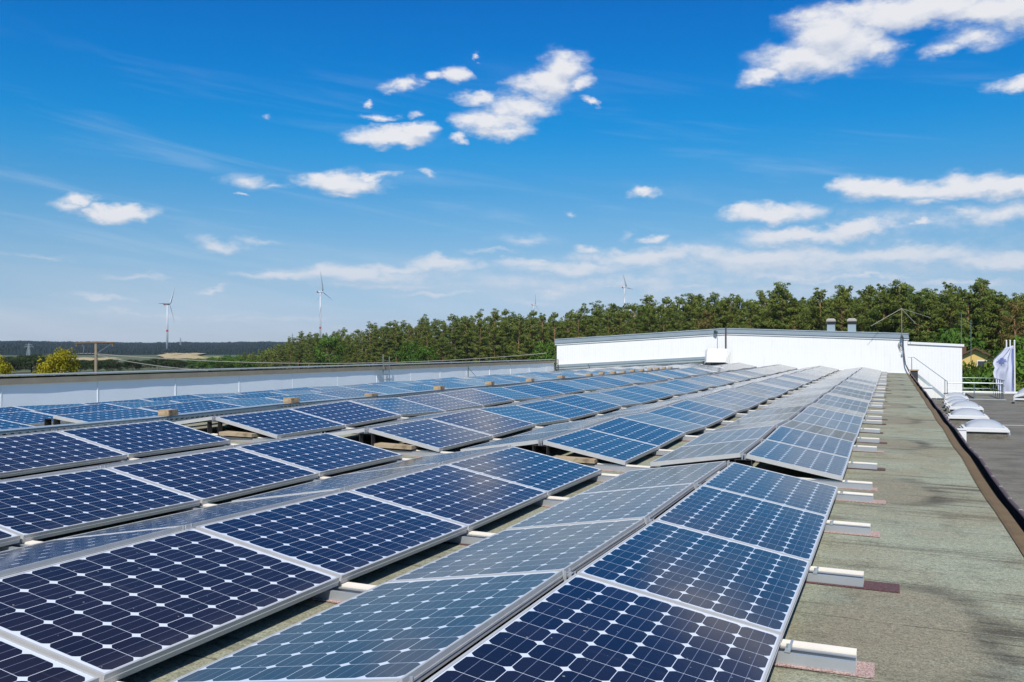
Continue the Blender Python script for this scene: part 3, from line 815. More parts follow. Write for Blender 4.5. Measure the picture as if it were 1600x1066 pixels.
# ventilation hood
hd = thing('ventilation_hood', 'white sheet metal hood standing against the white building', 'hood')
b = MB(); y1 = FY - .004
fr = [(-10.58, y1 - .75, -.68), (-9.45, y1 - .75, -.68), (-9.38, y1 - .42, .15), (-10.55, y1 - .42, .15)]
b.add(fr + [(x, y + .03, z) for x, y, z in fr], [(0,1,2,3),(7,6,5,4),(0,4,5,1),(1,5,6,2),(2,6,7,3),(3,7,4,0)]); b.build('front', M['white_metal'], hd)
for s, (a, c) in ((-1, ((-10.58, -.68), (-10.55, .15))), (1, ((-9.45, -.68), (-9.38, .15)))):
    b = MB(); o_ = s * .20
    vs = [(a[0], y1 - .75, a[1]), (c[0], y1 - .42, c[1]), (c[0] + o_, y1 - .15, c[1] - .08), (a[0] + o_, y1 - .35, a[1] - .12)]
    b.add(vs + [(x, y + .02, z) for x, y, z in vs], [(0,1,2,3),(7,6,5,4),(0,4,5,1),(1,5,6,2),(2,6,7,3),(3,7,4,0)]); b.build('side_flap', M['white_metal'], hd)
b = MB(); b.box((-10.4, y1 - .34, -1.15), (-9.5, y1, .10)); b.build('duct', M['pipe'], hd)
b = MB(); b.box((-10.9, y1 - .3, -.95), (-10.68, y1 - .1, -.62)); b.build('motor', M['bracket'], hd)
o = MB().tube([(-9.48, FY - .17, .10), (-9.48, FY - .17, 1.50)], .045, 8).build('vent_pipe', M['pipe']); tag(o, 'dark upright pipe above the ventilation hood', 'pipe')
fl = thing('flood_lamp', 'small dark lamp with thin cable on the gable beside the pipe', 'lamp')
MB().tube([(-10.0, FY - .14, .15), (-10.0, FY - .14, 1.02)], .012, 5).build('cable', M['wire'], fl)
b = MB(); b.box((-.10, -.12, -.06), (.10, .06, .06)); o = b.build('lamp_head', M['pipe'], fl); o.location = (-10.1, FY - .16, 1.22); o.rotation_euler = (R(20), R(35), 0)
o = MB().tube([(-18.2, FY - .35, -1.35), (-18.25, FY - .35, -1.0), (-18.35, FY - .3, -.86)], .03, 6).build('vent_pipe', M['pipe']); tag(o, 'short bent dark pipe at the foot of the white building', 'pipe')
# roof vents
for x, nm in ((-3.33, 'left'), (-2.14, 'right')):
    v_ = thing('roof_vent', '%s of the two grey hooded vents on the white roof' % nm, 'vent', (x, FY + .9, 0), 'vents on the white roof')
    b = MB(); b.box((-.23, -.23, .9), (.23, .23, 1.62)); b.build('shaft', M['fascia'], v_)
    b = MB()
    for k in range(3): b.box((-.25, -.25, 1.625 + .06 * k), (.25, .25, 1.655 + .06 * k))
    b.box((-.2, -.2, 1.62), (.2, .2, 1.80)); b.build('louvre', M['bracket'], v_)
    b = MB(); b.add([(-.27,-.27,1.80),(.27,-.27,1.80),(.27,.27,1.80),(-.27,.27,1.80),(-.27,-.27,1.90),(.27,-.27,1.90),(.27,.27,1.90),(-.27,.27,1.90),(-.17,-.17,1.98),(.17,-.17,1.98),(.17,.17,1.98),(-.17,.17,1.98)],
       [(3,2,1,0),(0,1,5,4),(1,2,6,5),(2,3,7,6),(3,0,4,7),(4,5,9,8),(5,6,10,9),(6,7,11,10),(7,4,8,11),(8,9,10,11)]); b.build('cap', M['concrete'], v_)
# lightning mast with three slanting rods
ms = thing('lightning_mast', 'thin mast with three slanting rods on the corner of the white building', 'mast')
MB().tube([(.64, FY - .2, .72), (.62, FY - .2, 2.48)], .017, 6).build('pole', M['wire'], ms)
for ex, ey, ez in ((-1.04, FY - .9, 1.46), (1.36, FY - 1.0, 1.58), (2.22, FY + .6, 1.95)):
    MB().tube([(.62, FY - .2, 2.48), (ex, ey, ez)], [.014, .010], 6).build('rod', M['wire'], ms)
MB().box((.58, FY - .26, .80), (.70, FY - .10, .92)).build('clamp', M['pipe'], ms)
cb = thing('cable_bundle', 'dark cables with a hanging coil down the corner of the white building', 'cable')
for k in range(3):
    pts = [(.68 + .02 * k, FY - .14 - .02 * k, .82), (.70 + .012 * k, FY - .14 - .02 * k, .3), (.74 + .02 * k, FY - .15, -.3), (.80 + .02 * k, FY - .17, -.75), (.93 + .03 * k, FY - .2, -1.05), (1.05, FY - .3, -1.3)]
    MB().tube(pts, .014, 6).build('cable', M['pipe'], cb)
for k in range(4):
    cx, cz, rr = .50 + .04 * k, .38 - .05 * k, .13 + .02 * k
    MB().tube([(cx + rr * .55 * math.cos(a * math.pi / 7), FY - .06 - .01 * k, cz + rr * math.sin(a * math.pi / 7)) for a in range(15)], .010, 5, False).build('coil', M['pipe'], cb)
o = MB().box((.60, FY - .10, -.25), (.68, FY - .003, -.12)).build('junction_box', M['galv']); tag(o, 'small grey junction box on the white wall beside the cables', 'box')

# stair down to the lower roof
LZ = -2.75
st = thing('roof_stair', 'steep steel stair with handrail down to the lower roof', 'stair')
y = FY - .6
for dy in (0, .55):
    b = MB(); a_, c_ = Vector((1.12, y - dy, -1.20)), Vector((2.85, y - dy, -2.72))
    b.add([a_, a_ + Vector((.25, 0, 0)), c_ + Vector((.25, 0, 0)), c_, a_ + Vector((0, .03, 0)), a_ + Vector((.25, .03, 0)), c_ + Vector((.25, .03, 0)), c_ + Vector((0, .03, 0))],
          [(0,1,2,3),(7,6,5,4),(0,4,5,1),(1,5,6,2),(2,6,7,3),(3,7,4,0)]); b.build('stringer', M['galv'], st)
b = MB()
for k in range(8):
    f = (k + .5) / 8; b.box((1.2 + 1.73 * f - .08, y - .519, -1.2 - 1.52 * f), (1.2 + 1.73 * f + .12, y - .001, -1.17 - 1.52 * f))
b.build('treads', M['galv'], st)
MB().tube([(.95, y - .6, -.34), (1.25, y - .6, -.34), (2.98, y - .6, -1.70)], .022, 6).build('handrail', M['steel'], st)
for x, z0, z1 in ((1.14, -1.25, -.34), (2.86, -2.72, -1.61), (2.98, -2.74, -1.70)):
    MB().tube([(x, y - .6, z0), (x, y - .6, z1)], .022, 6).build('post', M['steel'], st)
for x0, z0, x1, z1, lb in ((1.05, -1.95, 1.45, -1.10, 'dark wooden box beside the top of the steel stair'), (1.72, -2.74, 2.15, -2.05, 'white lidded box under the steel stair')):
    bx = thing('roof_box', lb, 'box', (0, 0, 0))
    MB().box((x0, FY - 1.7, z0), (x1, FY - 1.25, z1)).build('body', M['bracket'] if z1 > -1.5 else M['white_metal'], bx)
    MB().box((x0 - .05, FY - 1.75, z1 + .001), (x1 + .05, FY - 1.2, z1 + .06)).build('lid', M['wood'] if z1 > -1.5 else M['white_metal'], bx)

# ================================================================== lower roof with skylights
low = thing('lower_wing', 'lower wing with dark stained felt roof right of the gutter', 'building')
b = MB()
for j in range(80):
    for i in range(15): b.v.append((1.0 + i * 1.2, -8 + j * .99, LZ + .012 * mnoise.noise(Vector((i * .5, j * .35, 3)))))
for j in range(79):
    for i in range(14):
        if -8 + j * .99 > 60 and i < 3: continue
        k = j * 15 + i; b.f.append((k, k + 1, k + 16, k + 15))
b.build('roof', M['felt_low'], low)
MB().box((1.0, -8, -9), (17.7, 59.9, LZ - .08)).build('wall', M['concrete'], low)
MB().box((4.6, 60.0, -9), (17.7, 70.1, LZ - .08)).build('wall', M['concrete'], low)
MB().box((4.0, 70.1, LZ - .2), (17.8, 70.35, LZ + .12)).build('kerb', M['white_metal'], low)
MB().box((1.0, FY - .55, LZ + .016), (6.0, FY - .40, LZ + .07)).build('edge_strip', M['galv'], low)
MB().box((2.0, 31.6 + 8, LZ + .013), (15, 31.6 + 8.5, LZ + .018)).build('lap_strip', M['concrete'], low)

def skylight(x, y, wx, wy, label, hc=.24, open_=0, rz=0):
    s = thing('skylight', label, 'skylight', (x, y, LZ), 'domed skylights on the lower roof', rz)
    hx, hy = wx / 2, wy / 2
    b = MB(); b.add([(-hx * .96, -hy * .96, 0), (hx * .96, -hy * .96, 0), (hx * .96, hy * .96, 0), (-hx * .96, hy * .96, 0),
                     (-hx * .9, -hy * .9, hc), (hx * .9, -hy * .9, hc), (hx * .9, hy * .9, hc), (-hx * .9, hy * .9, hc)], [(0,1,5,4),(1,2,6,5),(2,3,7,6),(3,0,4,7),(4,5,6,7)])
    b.build('kerb', M['felt_low'], s)
    rot = Matrix.Translation((-hx, 0, hc)) @ Matrix.Rotation(-open_, 4, 'Y') @ Matrix.Translation((hx, 0, -hc)) if open_ else Matrix()
    if open_:
        b = MB(); b.box((-hx, -hy, hc + .001), (hx, -hy + .06, hc + .09)); b.box((-hx, hy - .06, hc + .001), (hx, hy, hc + .09)); b.box((hx - .06, -hy + .061, hc + .001), (hx, hy - .061, hc + .09))
        b.build('kerb_frame', M['white'], s)
        rot = Matrix.Translation((0, 0, .092)) @ rot
    b = MB()
    b.box((-hx, -hy, hc + .001), (hx, hy, hc + .075), rot); b.box((-hx * .94, -hy * .94, hc + .0755), (hx * .94, hy * .94, hc + .13), rot)
    fr_ = b.build('lid_frame', M['white'], s); bevel(fr_, .008)
    b = MB(); n = 16
    for j in range(n + 1):
        for i in range(n + 1):
            px, py = -1 + 2 * i / n, -1 + 2 * j / n
            hgt = (max(0, 1 - abs(px) ** 2.2) * max(0, 1 - abs(py) ** 2.2)) ** .62
            b.v.append(rot @ Vector((px * hx * .82, py * hy * .82, hc + .131 + .24 * min(wx, wy) / 1.35 * hgt)))
    for j in range(n):
        for i in range(n): k = j * (n + 1) + i; b.f.append((k, k + 1, k + n + 2, k + n + 1))
    b.smooth = True; b.build('dome', M['dome'], s)
    for sx in (-1, 1):
        b = MB(); b.box((sx * hx * .985 - .02, -hy - .012, hc - .08), (sx * hx * .985 + .02, -hy + .05, hc - .001)); b.build('hinge', M['galv'], s)
    return s
skylight(2.75, 33.85, 1.34, 1.34, 'white domed skylight on the lower roof, nearest to the camera')
skylight(2.69, 40.0, 1.38, 1.38, 'white domed skylight, second nearest in the line beside the gutter')
skylight(3.02, 46.1, 1.34, 1.34, 'white domed skylight, third nearest in the line beside the gutter')
skylight(2.92, 48.6, 1.15, 1.2, 'white domed skylight, fourth nearest in the line beside the gutter')
skylight(2.98, 51.4, 1.15, 1.2, 'white domed skylight, fifth nearest in the line beside the gutter')
skylight(3.22, 56.0, 1.15, 1.2, 'white domed skylight at the far end beside the white wing')
skylight(7.05, 57.2, 1.9, 1.5, 'white skylight at the right edge with its lid tilted open', .2, R(17), R(-8))
skylight(6.35, 48.6, 1.1, 1.1, 'small white skylight cut off by the right edge of the photo', .2)
ub = thing('upright_box', 'narrow white upright box standing behind the gutter by the nearest skylight', 'box')
p = at_d(1499, 660, 27.0)
b = MB(); b.box((p.x - .155, p.y - .1, LZ), (p.x + .155, p.y + .1, -1.995)); bevel(b.build('body', M['white_metal'], ub), .006)
b = MB(); b.box((p.x - .17, p.y - .115, -1.994), (p.x + .17, p.y + .115, -1.965)); b.build('lid', M['white_metal'], ub)

# railing at the end of the lower roof
rl = thing('guard_railing', 'grey tube railing along the end of the lower roof', 'railing')
y = FY - .5
for z in (LZ + .45, LZ + .95): MB().tube([(2.98, y, z), (5.85, y, z)], .025, 6).build('rail', M['steel'], rl)
for x in (4.40, 5.80): MB().tube([(x, y, LZ), (x, y, LZ + .95)], .03, 6).build('post', M['steel'], rl)
rl2 = thing('guard_railing', 'grey tube railing on the roof end behind the nearer railing', 'railing')
for z in (LZ + .45, LZ + .8, LZ + 1.1): MB().tube([(4.15, 66, z), (5.9, 66, z), (6.0, 60.8, z - .02)], .022, 6).build('rail', M['steel'], rl2)
for x, yy in ((4.2, 66), (5.9, 66), (5.93, 65), (5.95, 64), (5.96, 63), (5.97, 62.1), (5.98, 61.4)): MB().tube([(x, yy, LZ), (x, yy, LZ + 1.1)], .024, 6).build('post', M['pipe'] if yy < 65.5 else M['steel'], rl2)

# flags
for k, u in enumerate((1572.5, 1578.3, 1585)):
    d = 80 - k * 1.0; p = at_d(u, 533, d); q = at_d(u + .5, 620, d)
    fp = thing('flagpole', '%s of the three white flagpoles at the right edge' % ('left', 'middle', 'right')[k], 'flagpole', (0, 0, 0), 'white flagpoles')
    MB().tube([(p.x, p.y, GZ), (p.x, p.y, p.z)], [.085, .05], 10).build('pole', M['white_metal'], fp)
    MB().tube([(p.x, p.y, p.z), (p.x, p.y, p.z + .08)], [.06, .03], 8).build('cap', M['white_metal'], fp)
fl = thing('flag', 'long white banner with blue edge and diamond hanging from the right flagpole', 'flag')
b = MB(); p0 = at_d(1583.5, 540, 77.6); right = Vector((math.cos(YAW), math.sin(YAW), 0)); fw = Vector((-math.sin(YAW), math.cos(YAW), 0))
edge = [(0, 10), (.08, 15), (.2, 25), (.3, 28), (.38, 25.5), (.48, 29), (.7, 26), (.95, 21), (1.0, 19)]
def left_w(t):
    for (a, wa), (c, wc) in zip(edge, edge[1:]):
        if t <= c: return wa + (wc - wa) * (t - a) / (c - a)
    return edge[-1][1]
pp = 77.6 / FPX
nU, nV = 22, 34
def fpt(s, t):
    return p0 + right * (-s * left_w(t) * pp) + Vector((0, 0, -t * 76 * pp - s * (1 - t) * .15)) + fw * (.16 * math.sin(s * 8 + t * 4) * (.3 + s) + .07 * math.sin(s * 17 - t * 7))
for j in range(nV + 1):
    for i in range(nU + 1): b.v.append(fpt(i / nU, j / nV))
cols = []
for j in range(nV):
    for i in range(nU):
        k = j * (nU + 1) + i; b.f.append((k, k + 1, k + nU + 2, k + nU + 1))
        s, t = (i + .5) / nU, (j + .5) / nV
        cols.append(1 if (s < .10 and t > .05) or (abs(s - .62) * 1.5 + abs(t - .27) * 4.2 < .34) else 0)
b.smooth = True
o = b.build('cloth', M['flag_white'], fl); o.data.materials.append(M['flag_blue'])
for pl, c in zip(o.data.polygons, cols): pl.material_index = c
sol = o.modifiers.new('thickness', 'SOLIDIFY'); sol.thickness = .006

# ================================================================== trees
TR = random.Random(21)
def clump(b, c, rx, rz, n, size, rng, up=.35, nor=None, nor_axis=True, thin=1.0):
    for _ in range(n):
        while True:
            p = Vector((rng.uniform(-1, 1), rng.uniform(-1, 1), rng.uniform(-1, 1)))
            if p.length <= 1: break
        q = c + Vector((p.x * rx, p.y * rx, p.z * rz))
        nrm = (Vector((rng.gauss(0, 1), rng.gauss(0, 1), rng.gauss(0, 1) + up)) + p * .8).normalized()
        a = nrm.orthogonal().normalized(); a.rotate(Matrix.Rotation(rng.uniform(0, 6.28), 3, nrm)); d = nrm.cross(a)
        s = size * rng.uniform(.6, 1.35); e = s * rng.uniform(.45, .9) * thin
        k = len(b.v)
        b.v += [tuple(q - a * s), tuple(q - d * e * .6 + a * s * .1), tuple(q + a * s), tuple(q + d * e)]
        b.f.append((k, k + 1, k + 2, k + 3))
        if nor is not None:
            w_ = (Vector((c.x, c.y, 0)) * (.25 if nor_axis else 0) + Vector((p.x, p.y, p.z * .8)) * 1.1 + Vector((0, 0, .6)) + nrm * .6).normalized(); nor += [tuple(w_)] * 4
def raw_mesh(b, name, mat, soft=None):
    me = bpy.data.meshes.new(name); me.from_pydata(b.v, [], b.f); me.materials.append(mat); me.update()
    if soft:                       # leaves shade like the rounded surface of the crown they belong to
        me.polygons.foreach_set('use_smooth', [True] * len(me.polygons))
        me.normals_split_custom_set_from_vertices(soft)
    return me
def pine(seed, bare, dens=1.0, leafmat='pine'):
    """unit pine 18 m tall: bent bare trunk, limbs, needle clumps in tiers"""
    rng = random.Random(seed); H = 18.0
    tr = MB(); bx, by = rng.uniform(-.7, .7), rng.uniform(-.7, .7)
    def axis(t): return Vector((bx * math.sin(t * 2.2) * t, by * math.sin(t * 1.9) * t, H * t * .97))
    tr.tube([axis(k / 9) for k in range(10)], [.21 - .018 * k for k in range(10)], 7)
    cr = MB(); nor = []; nl = rng.randint(46, 56)
    for k in range(nl):
        t = bare + (1 - bare) * (k + rng.random()) / nl
        rel = (t - bare) / (1 - bare)
        reach = (2.9 * (1 - rel) ** .75 * (.45 + .55 * min(1, rel * 4)) + .55) * rng.uniform(.55, 1.25)
        a = k * 2.4 + rng.uniform(-.9, .9)
        s = axis(t); e = s + Vector((math.cos(a) * reach, math.sin(a) * reach, rng.uniform(.1, .9) * (.6 + rel)))
        tr.tube([s, (s + e) / 2 + Vector((0, 0, .15)), e], [.05, .035, .015], 4, False)
        sz = rng.uniform(.65, 1.2) * (1.15 - .4 * rel)
        for f in ((1.0, .72, .42) if reach > 1.7 else (1.0, .6) if reach > .9 else (1.0,)):
            clump(cr, s.lerp(e, f) + Vector((0, 0, .2)), rng.uniform(.55, .85) * sz, .42 * sz, int(62 * dens * sz), .20, rng, nor=nor, thin=.55)
    clump(cr, axis(1.0) + Vector((0, 0, .2)), .8, .85, int(120 * dens), .19, rng, nor=nor)
    return raw_mesh(tr, 'trunk', M['bark']), raw_mesh(cr, 'crown', M[leafmat], nor)
def broad(seed, H, Wd, leafmat, n=26, size=.26, per=70, low=.18):
    rng = random.Random(seed); tr = MB(); cr = MB(); nor = []
    tr.tube([(0, 0, 0), (.1, .05, H * .35), (.05, .1, H * .8)], [.035 * H * .5 + .06, .1, .04], 7)
    for k in range(n):
        z = low + (1 - low) * rng.random() ** .8
        rr = Wd / 2 * math.sqrt(max(.05, 1 - ((z - .5) / .56) ** 2)) * rng.uniform(.35, 1.0)
        a = rng.uniform(0, 6.28); c = Vector((math.cos(a) * rr, math.sin(a) * rr, z * H * .93))
        tr.tube([(0, 0, max(.1, z * H * .5)), c], [.06, .02], 4, False)
        s = rng.uniform(.7, 1.3) * Wd * .17
        clump(cr, c, s, s * .8, int(per * 1.6), size * .8, rng, nor=nor)
    return raw_mesh(tr, 'trunk', M['bark_dark']), raw_mesh(cr, 'crown', M[leafmat], nor)
def plant(meshes, name, label, cat, loc, sc, rz, group=None, szz=None):
    r_ = thing(name, label, cat, loc, group, rz); r_.scale = (sc, sc, szz or sc)
    link('trunk', meshes[0], r_); link('crown', meshes[1], r_); return r_

PINES = [pine(100 + k, (.42, .24, .48, .34, .20, .52, .16, .28)[k]) for k in range(8)]
DRY = pine(150, .40, .8, 'pine_dry')
SKY = [(340,556),(400,545),(430,538),(450,527),(470,520),(520,519),(560,513),(600,505),(650,500),(700,497),(760,492),(800,490),(850,492),(900,487),(930,485),(960,476),(1000,473),(1030,470),(1060,467),(1100,466),(1150,467),(1200,464),(1250,464),(1300,461),(1350,457),(1380,453),(1410,452),(1450,456),(1500,453),(1520,450),(1560,458),(1600,468),(1680,462)]
DST = [(330,520),(430,430),(600,330),(850,255),(1200,195),(1600,150),(1700,142)]
def lerp_tab(tab, u):
    if u <= tab[0][0]: return tab[0][1]
    for (a, za), (c, zc) in zip(tab, tab[1:]):
        if u <= c: return za + (zc - za) * (u - a) / (c - a)
    return tab[-1][1]
npine = 0
def put_pine(u, d, v, meshes=None, seed=0):
    global npine
    p = at_d(u, v, d); h = p.z - GZ
    m_ = meshes or TR.choice([PINES[0], PINES[2], PINES[5], PINES[0], PINES[3]] if u > 1370 else PINES if u > 1180 else PINES[3:8:1] if u > 950 else [PINES[4], PINES[6], PINES[7], PINES[1]])
    s = h / 18.0
    wid = s * TR.uniform(.95, 1.25) * (1.0 if d < 190 else 1.18)
    o = plant(m_, 'pine_tree', 'pine tree with ragged green crown in the forest edge behind the buildings', 'tree', (p.x, p.y, GZ), wid, TR.uniform(0, 6.28), 'pines of the forest edge', s)
    npine += 1
    return o
for row, (step, dd, drop) in enumerate(((3.6, 0, 7), (4.2, 7, 3), (5.5, 16, 0))):
    u = 352 + row * 4
    while u < 1650:
        D = lerp_tab(DST, u) + dd + TR.uniform(-3, 3)
        v = lerp_tab(SKY, u) + max(0, (640 - u) / 290) * 9 + TR.gauss(drop, 6.5) * (150 / D) ** .5 + (0 if row else 10 * (150 / D))
        if row == 0 and TR.random() < .22: v += 26 * (150 / D)
        put_pine(u, D, v)
        u += step * FPX / D * TR.uniform(.75, 1.3)
for u, v, d in ((1222, 449, 192), (1410, 447, 170), (1524, 445, 158), (1380, 450, 172), (1432, 459, 166)): put_pine(u, d, v)
for u, v, d in ((1108, 488, 205), (640, 516, 318), (1590, 476, 146)):
    p = at_d(u, v, d); s = (p.z - GZ) / 18
    plant(DRY, 'pine_tree', 'thin brownish pine %s' % {1108: 'with bare trunk above the middle of the white building', 640: 'in the forest left of the white building', 1590: 'with sparse crown at the right edge'}[u], 'tree', (p.x, p.y, GZ), s, 1.0 + u, None, s)
# the wood behind the edge trees reads as one mass
fo = MB(); fn = []; frnd = random.Random(5)
for k in range(620):
    u = frnd.uniform(380, 1660); D = lerp_tab(DST, u) + frnd.uniform(7, 50)
    v = lerp_tab(SKY, u) + frnd.uniform(3, 14)
    p = at_d(u, v, D); h = p.z - GZ
    for q in range(10):
        t = frnd.uniform(.2 if u < 1350 else .5, 1.0)
        clump(fo, Vector((p.x + frnd.gauss(0, 1.3), p.y + frnd.gauss(0, 1.3), GZ + h * t - .5)), 1.9 * (1.3 - t), 1.2, 44, .30, frnd, nor=fn, nor_axis=False)

o = link('forest', raw_mesh(fo, 'forest', M['pine'], fn)); kind(o, 'stuff'); o['label'] = 'dense wood behind the edge pines'; o['category'] = 'forest'

# deciduous trees standing in front of the pines
BROAD = [broad(301, 9, 8, 'leaf', 30, .28, 75), broad(302, 8, 7, 'leaf', 26, .26, 75)]
for (u, v, d, i_, lb) in ((515, 526, 352, 0, 'round fresh green tree at the left end of the pine forest'), (640, 535, 300, 1, 'green broadleaf tree in front of the pines, left of the ladder'), (665, 541, 290, 0, 'bushy green tree in front of the pines behind the side wall'), (850, 535, 235, 1, 'dark green broadleaf tree touching the left end of the white building'), (1488, 518, 138, 0, 'bright green leafy tree above the white wing'), (1590, 530, 128, 1, 'green leafy tree at the right edge beside the flagpoles')):
    p = at_d(u, v, d); s = (p.z - GZ) / (9 if i_ == 0 else 8)
    plant(BROAD[i_], 'leafy_tree', lb, 'tree', (p.x, p.y, GZ), s * .85, u * .1, None, s)
BUSH = [broad(311, 5, 5, 'leaf_bright', 24, .22, 70, .1), broad(312, 5, 4.5, 'leaf', 24, .22, 70, .1)]
for (u, v, d, i_, w_, lb) in ((1509, 553, 104, 0, .35, 'green bush between the white wing and the yellow house'), (1548, 556, 100, 0, .55, 'yellow green bush in front of the yellow house'), (1527, 578, 92, 1, .75, 'dark green bush behind the railing'), (1597, 588, 88, 0, 1.0, 'bright yellow green bush at the right edge behind the flag'), (1562, 568, 94, 0, .6, 'green bush partly hidden by the white flag'), (1598, 548, 112, 1, 1.1, 'dark bush above the bright one at the right edge')):
    p = at_d(u, v, d); s = (p.z - GZ) / 5
    plant(BUSH[i_], 'bush', lb, 'bush', (p.x, p.y, GZ), s * w_, u * .37, None, s)
YB_ = broad(335, 8.8, 4.6, 'leaf_yellow', 120, .13, 90, .1)
for (u, v, d, w_, lb) in ((92, 556, 95, .84, 'golden yellow tree beyond the side wall'), (-4, 571, 80, .7, 'golden yellow bush cut off by the left edge')):
    p = at_d(u, v, d); s = (p.z - GZ) / 8.8
    plant(YB_, 'golden_tree', lb, 'tree', (p.x, p.y, GZ), w_ * 1.05, u * .3, None, s * 1.08)
DK = [broad(341, 8, 9, 'leaf_dark', 26, .34, 60), broad(342, 7, 9, 'leaf_dark', 24, .34, 60)]
MIDT = [broad(343, 8, 8, 'leaf', 26, .34, 60)]
hr = random.Random(8)
for k in range(92):
    u = -10 + k * 4.7 + hr.uniform(-4, 4)
    d = 620 + 140 * math.sin(k * .9) + hr.uniform(-50, 50)
    v = (556 if u < 95 else 562) + hr.uniform(-2, 6) if u < 330 else 557 + hr.uniform(-3, 4)
    p = at_d(u, v, d); h = p.z - GZ
    m_ = hr.choice(DK) if u < 300 else MIDT[0]
    plant(m_, 'hedge_tree', 'dark tree in the line of trees among the fields beyond the side wall', 'tree', (p.x, p.y, GZ), h / 8 * hr.uniform(1.5, 2.3), hr.uniform(0, 6), 'trees among the far fields', h / 8)
# far wooded ridge
fr_ = MB(); N = 520; Mr = 34
frnd = random.Random(3)
for j in range(Mr):
    t = j / (Mr - 1); d = 1640 + 2900 * t
    for i in range(N):
        u = -60 + 900 * i / (N - 1)
        q = at_d(u, 548, d)
        crest = 4 + 42 * (t ** 1.1) + 2.5 * math.sin(u * .016 + 1) + 1.5 * math.sin(u * .05)
        base = land(q.x, q.y)
        h = base + max(0, crest - 4) * .72 + (5 + 4 * mnoise.noise(Vector((u * .05, d * .01, 0)))) * min(1, j / 1.0) + frnd.uniform(-2.2, 2.6)
        if j == 0: h = base - 1
        fr_.v.append((q.x, q.y, h))
for j in range(Mr - 1):
    for i in range(N - 1): k = j * N + i; fr_.f.append((k, k + 1, k + N + 1, k + N))
o = link('far_forest', raw_mesh(fr_, 'far_forest', M['far_forest'])); kind(o, 'stuff'); o['label'] = 'dark wooded ridge along the horizon on the left'; o['category'] = 'forest'

# ================================================================== wind turbines and pylons
def turbine(u, v, d, L, ang, k, label, red_side=1, face=1):
    hub = at_d(u, v, d); pm = d / FPX
    base = land(hub.x, hub.y)
    s = thing('wind_turbine', label, 'wind turbine', (hub.x, hub.y, base), 'wind turbines')
    Hh = hub.z - base
    view = Vector((hub.x, hub.y, 0)).normalized(); rt = Vector((view.y, -view.x, 0))
    ax = (rt * math.sqrt(1 - k * k) - view * k)              # rotor axis: right and a little towards the camera
    hz_ = Vector((-ax.y, ax.x, 0)) * (-1 if Vector((-ax.y, ax.x, 0)).dot(rt) < 0 else 1)
    tp = -ax * L * pm * .10
    tw = MB().tube([(tp.x, tp.y, -8), (tp.x, tp.y, Hh * .5), (tp.x, tp.y, Hh - .8)], [2.3, 1.85, 1.35], 14); tw.smooth = True
    tow = tw.build('tower', M['turbine'], s)
    MB().tube([(tp.x, tp.y, Hh * .26 + 16), (tp.x, tp.y, Hh * .26 + 20)], [2.12, 2.12], 14, False).build('band', M['red'], tow)
    c = Vector((0, 0, Hh)); nb = c - ax * L * pm * .27; nf = c - ax * 1.5
    nac = MB().tube([nb, nb + (nf - nb) * .15, nf], [1.5, 1.9, 1.7], 10); nac.smooth = True
    no = nac.build('nacelle', M['turbine'], s)
    MB().tube([nb - ax * .2, nb + (nf - nb) * .3], [1.95, 2.05], 10).build('stripe', M['red'], no)
    MB().tube([nf, c + ax * .8, c + ax * 2.2], [1.6, 1.5, .3], 10).build('hub', M['turbine'], s)
    for q in range(3):
        a = R(ang + 120 * q); dr = Vector((0, 0, 1)) * math.cos(a) + hz_ * math.sin(a)
        ch = dr.cross(ax).normalized()
        b = MB(); Lm = L * pm
        for t_, wd in ((0, .9), (.12, 1.9), (.25, 1.7), (.55, 1.05), (.85, .55), (1.0, .15)):
            p_ = c + dr * (Lm * t_) + ax * (.9 - 1.2 * t_ * t_)
            cc = (ch * .88 + ax * .48).normalized(); th = dr.cross(cc).normalized()
            b.v += [tuple(p_ + cc * wd * 1.2), tuple(p_ + th * wd * .28), tuple(p_ - cc * wd * .7), tuple(p_ - th * wd * .28)]
        for j in range(5):
            for i in range(4): b.f.append((j * 4 + i, j * 4 + (i + 1) % 4, j * 4 + 4 + (i + 1) % 4, j * 4 + 4 + i))
        b.f += [(3, 2, 1, 0), (20, 21, 22, 23)]; b.smooth = True
        b.build('blade', M['turbine'], s)
turbine(264.5, 475.5, 2000, 31.5, 30, .5, 'leftmost wind turbine above the distant wooded ridge')
turbine(503.5, 456, 2000, 33, 350, .5, 'wind turbine rising behind the left end of the pine forest')
turbine(835.5, 476, 2600, 19, 5, .5, 'smallest wind turbine, its tower top just above the pines')
turbine(978, 449, 2200, 24, 335, .5, 'wind turbine behind the pines above the white building')
def pylon(u, vt, d, label):
    p = at_d(u, vt, d); base = land(p.x, p.y); H = p.z - base
    s = thing('lattice_pylon', label, 'pylon', (p.x, p.y, base), 'lattice pylons', YAW)
    b = MB()
    for sx in (-1, 1):
        for sy in (-1, 1): b.tube([(sx * 2.6, sy * 2.6, 0), (sx * .9, sy * .9, H * .7), (0, 0, H)], [.28, .25, .16], 4)
    for k in range(9):
        z0, z1 = H * k / 10, H * (k + 1) / 10; w0, w1 = 2.6 - 1.7 * min(1, z0 / (H * .7)), 2.6 - 1.7 * min(1, z1 / (H * .7))
        for sy in (-1, 1): b.tube([(-w0, sy * w0, z0), (w1, sy * w1, z1)], .14, 4); b.tube([(w0, sy * w0, z0), (-w1, sy * w1, z1)], .14, 4)
    b.build('lattice', M['pylon'], s)
    for z, wd in ((.70, 7), (.84, 5)): MB().tube([(-wd, 0, H * z), (0, 0, H * z + .8), (wd, 0, H * z)], .22, 4).build('crossarm', M['pylon'], s)
pylon(45, 536, 1500, 'pale lattice pylon at the left before the wooded ridge')
pylon(282, 527, 2400, 'small lattice pylon right of the leftmost wind turbine')
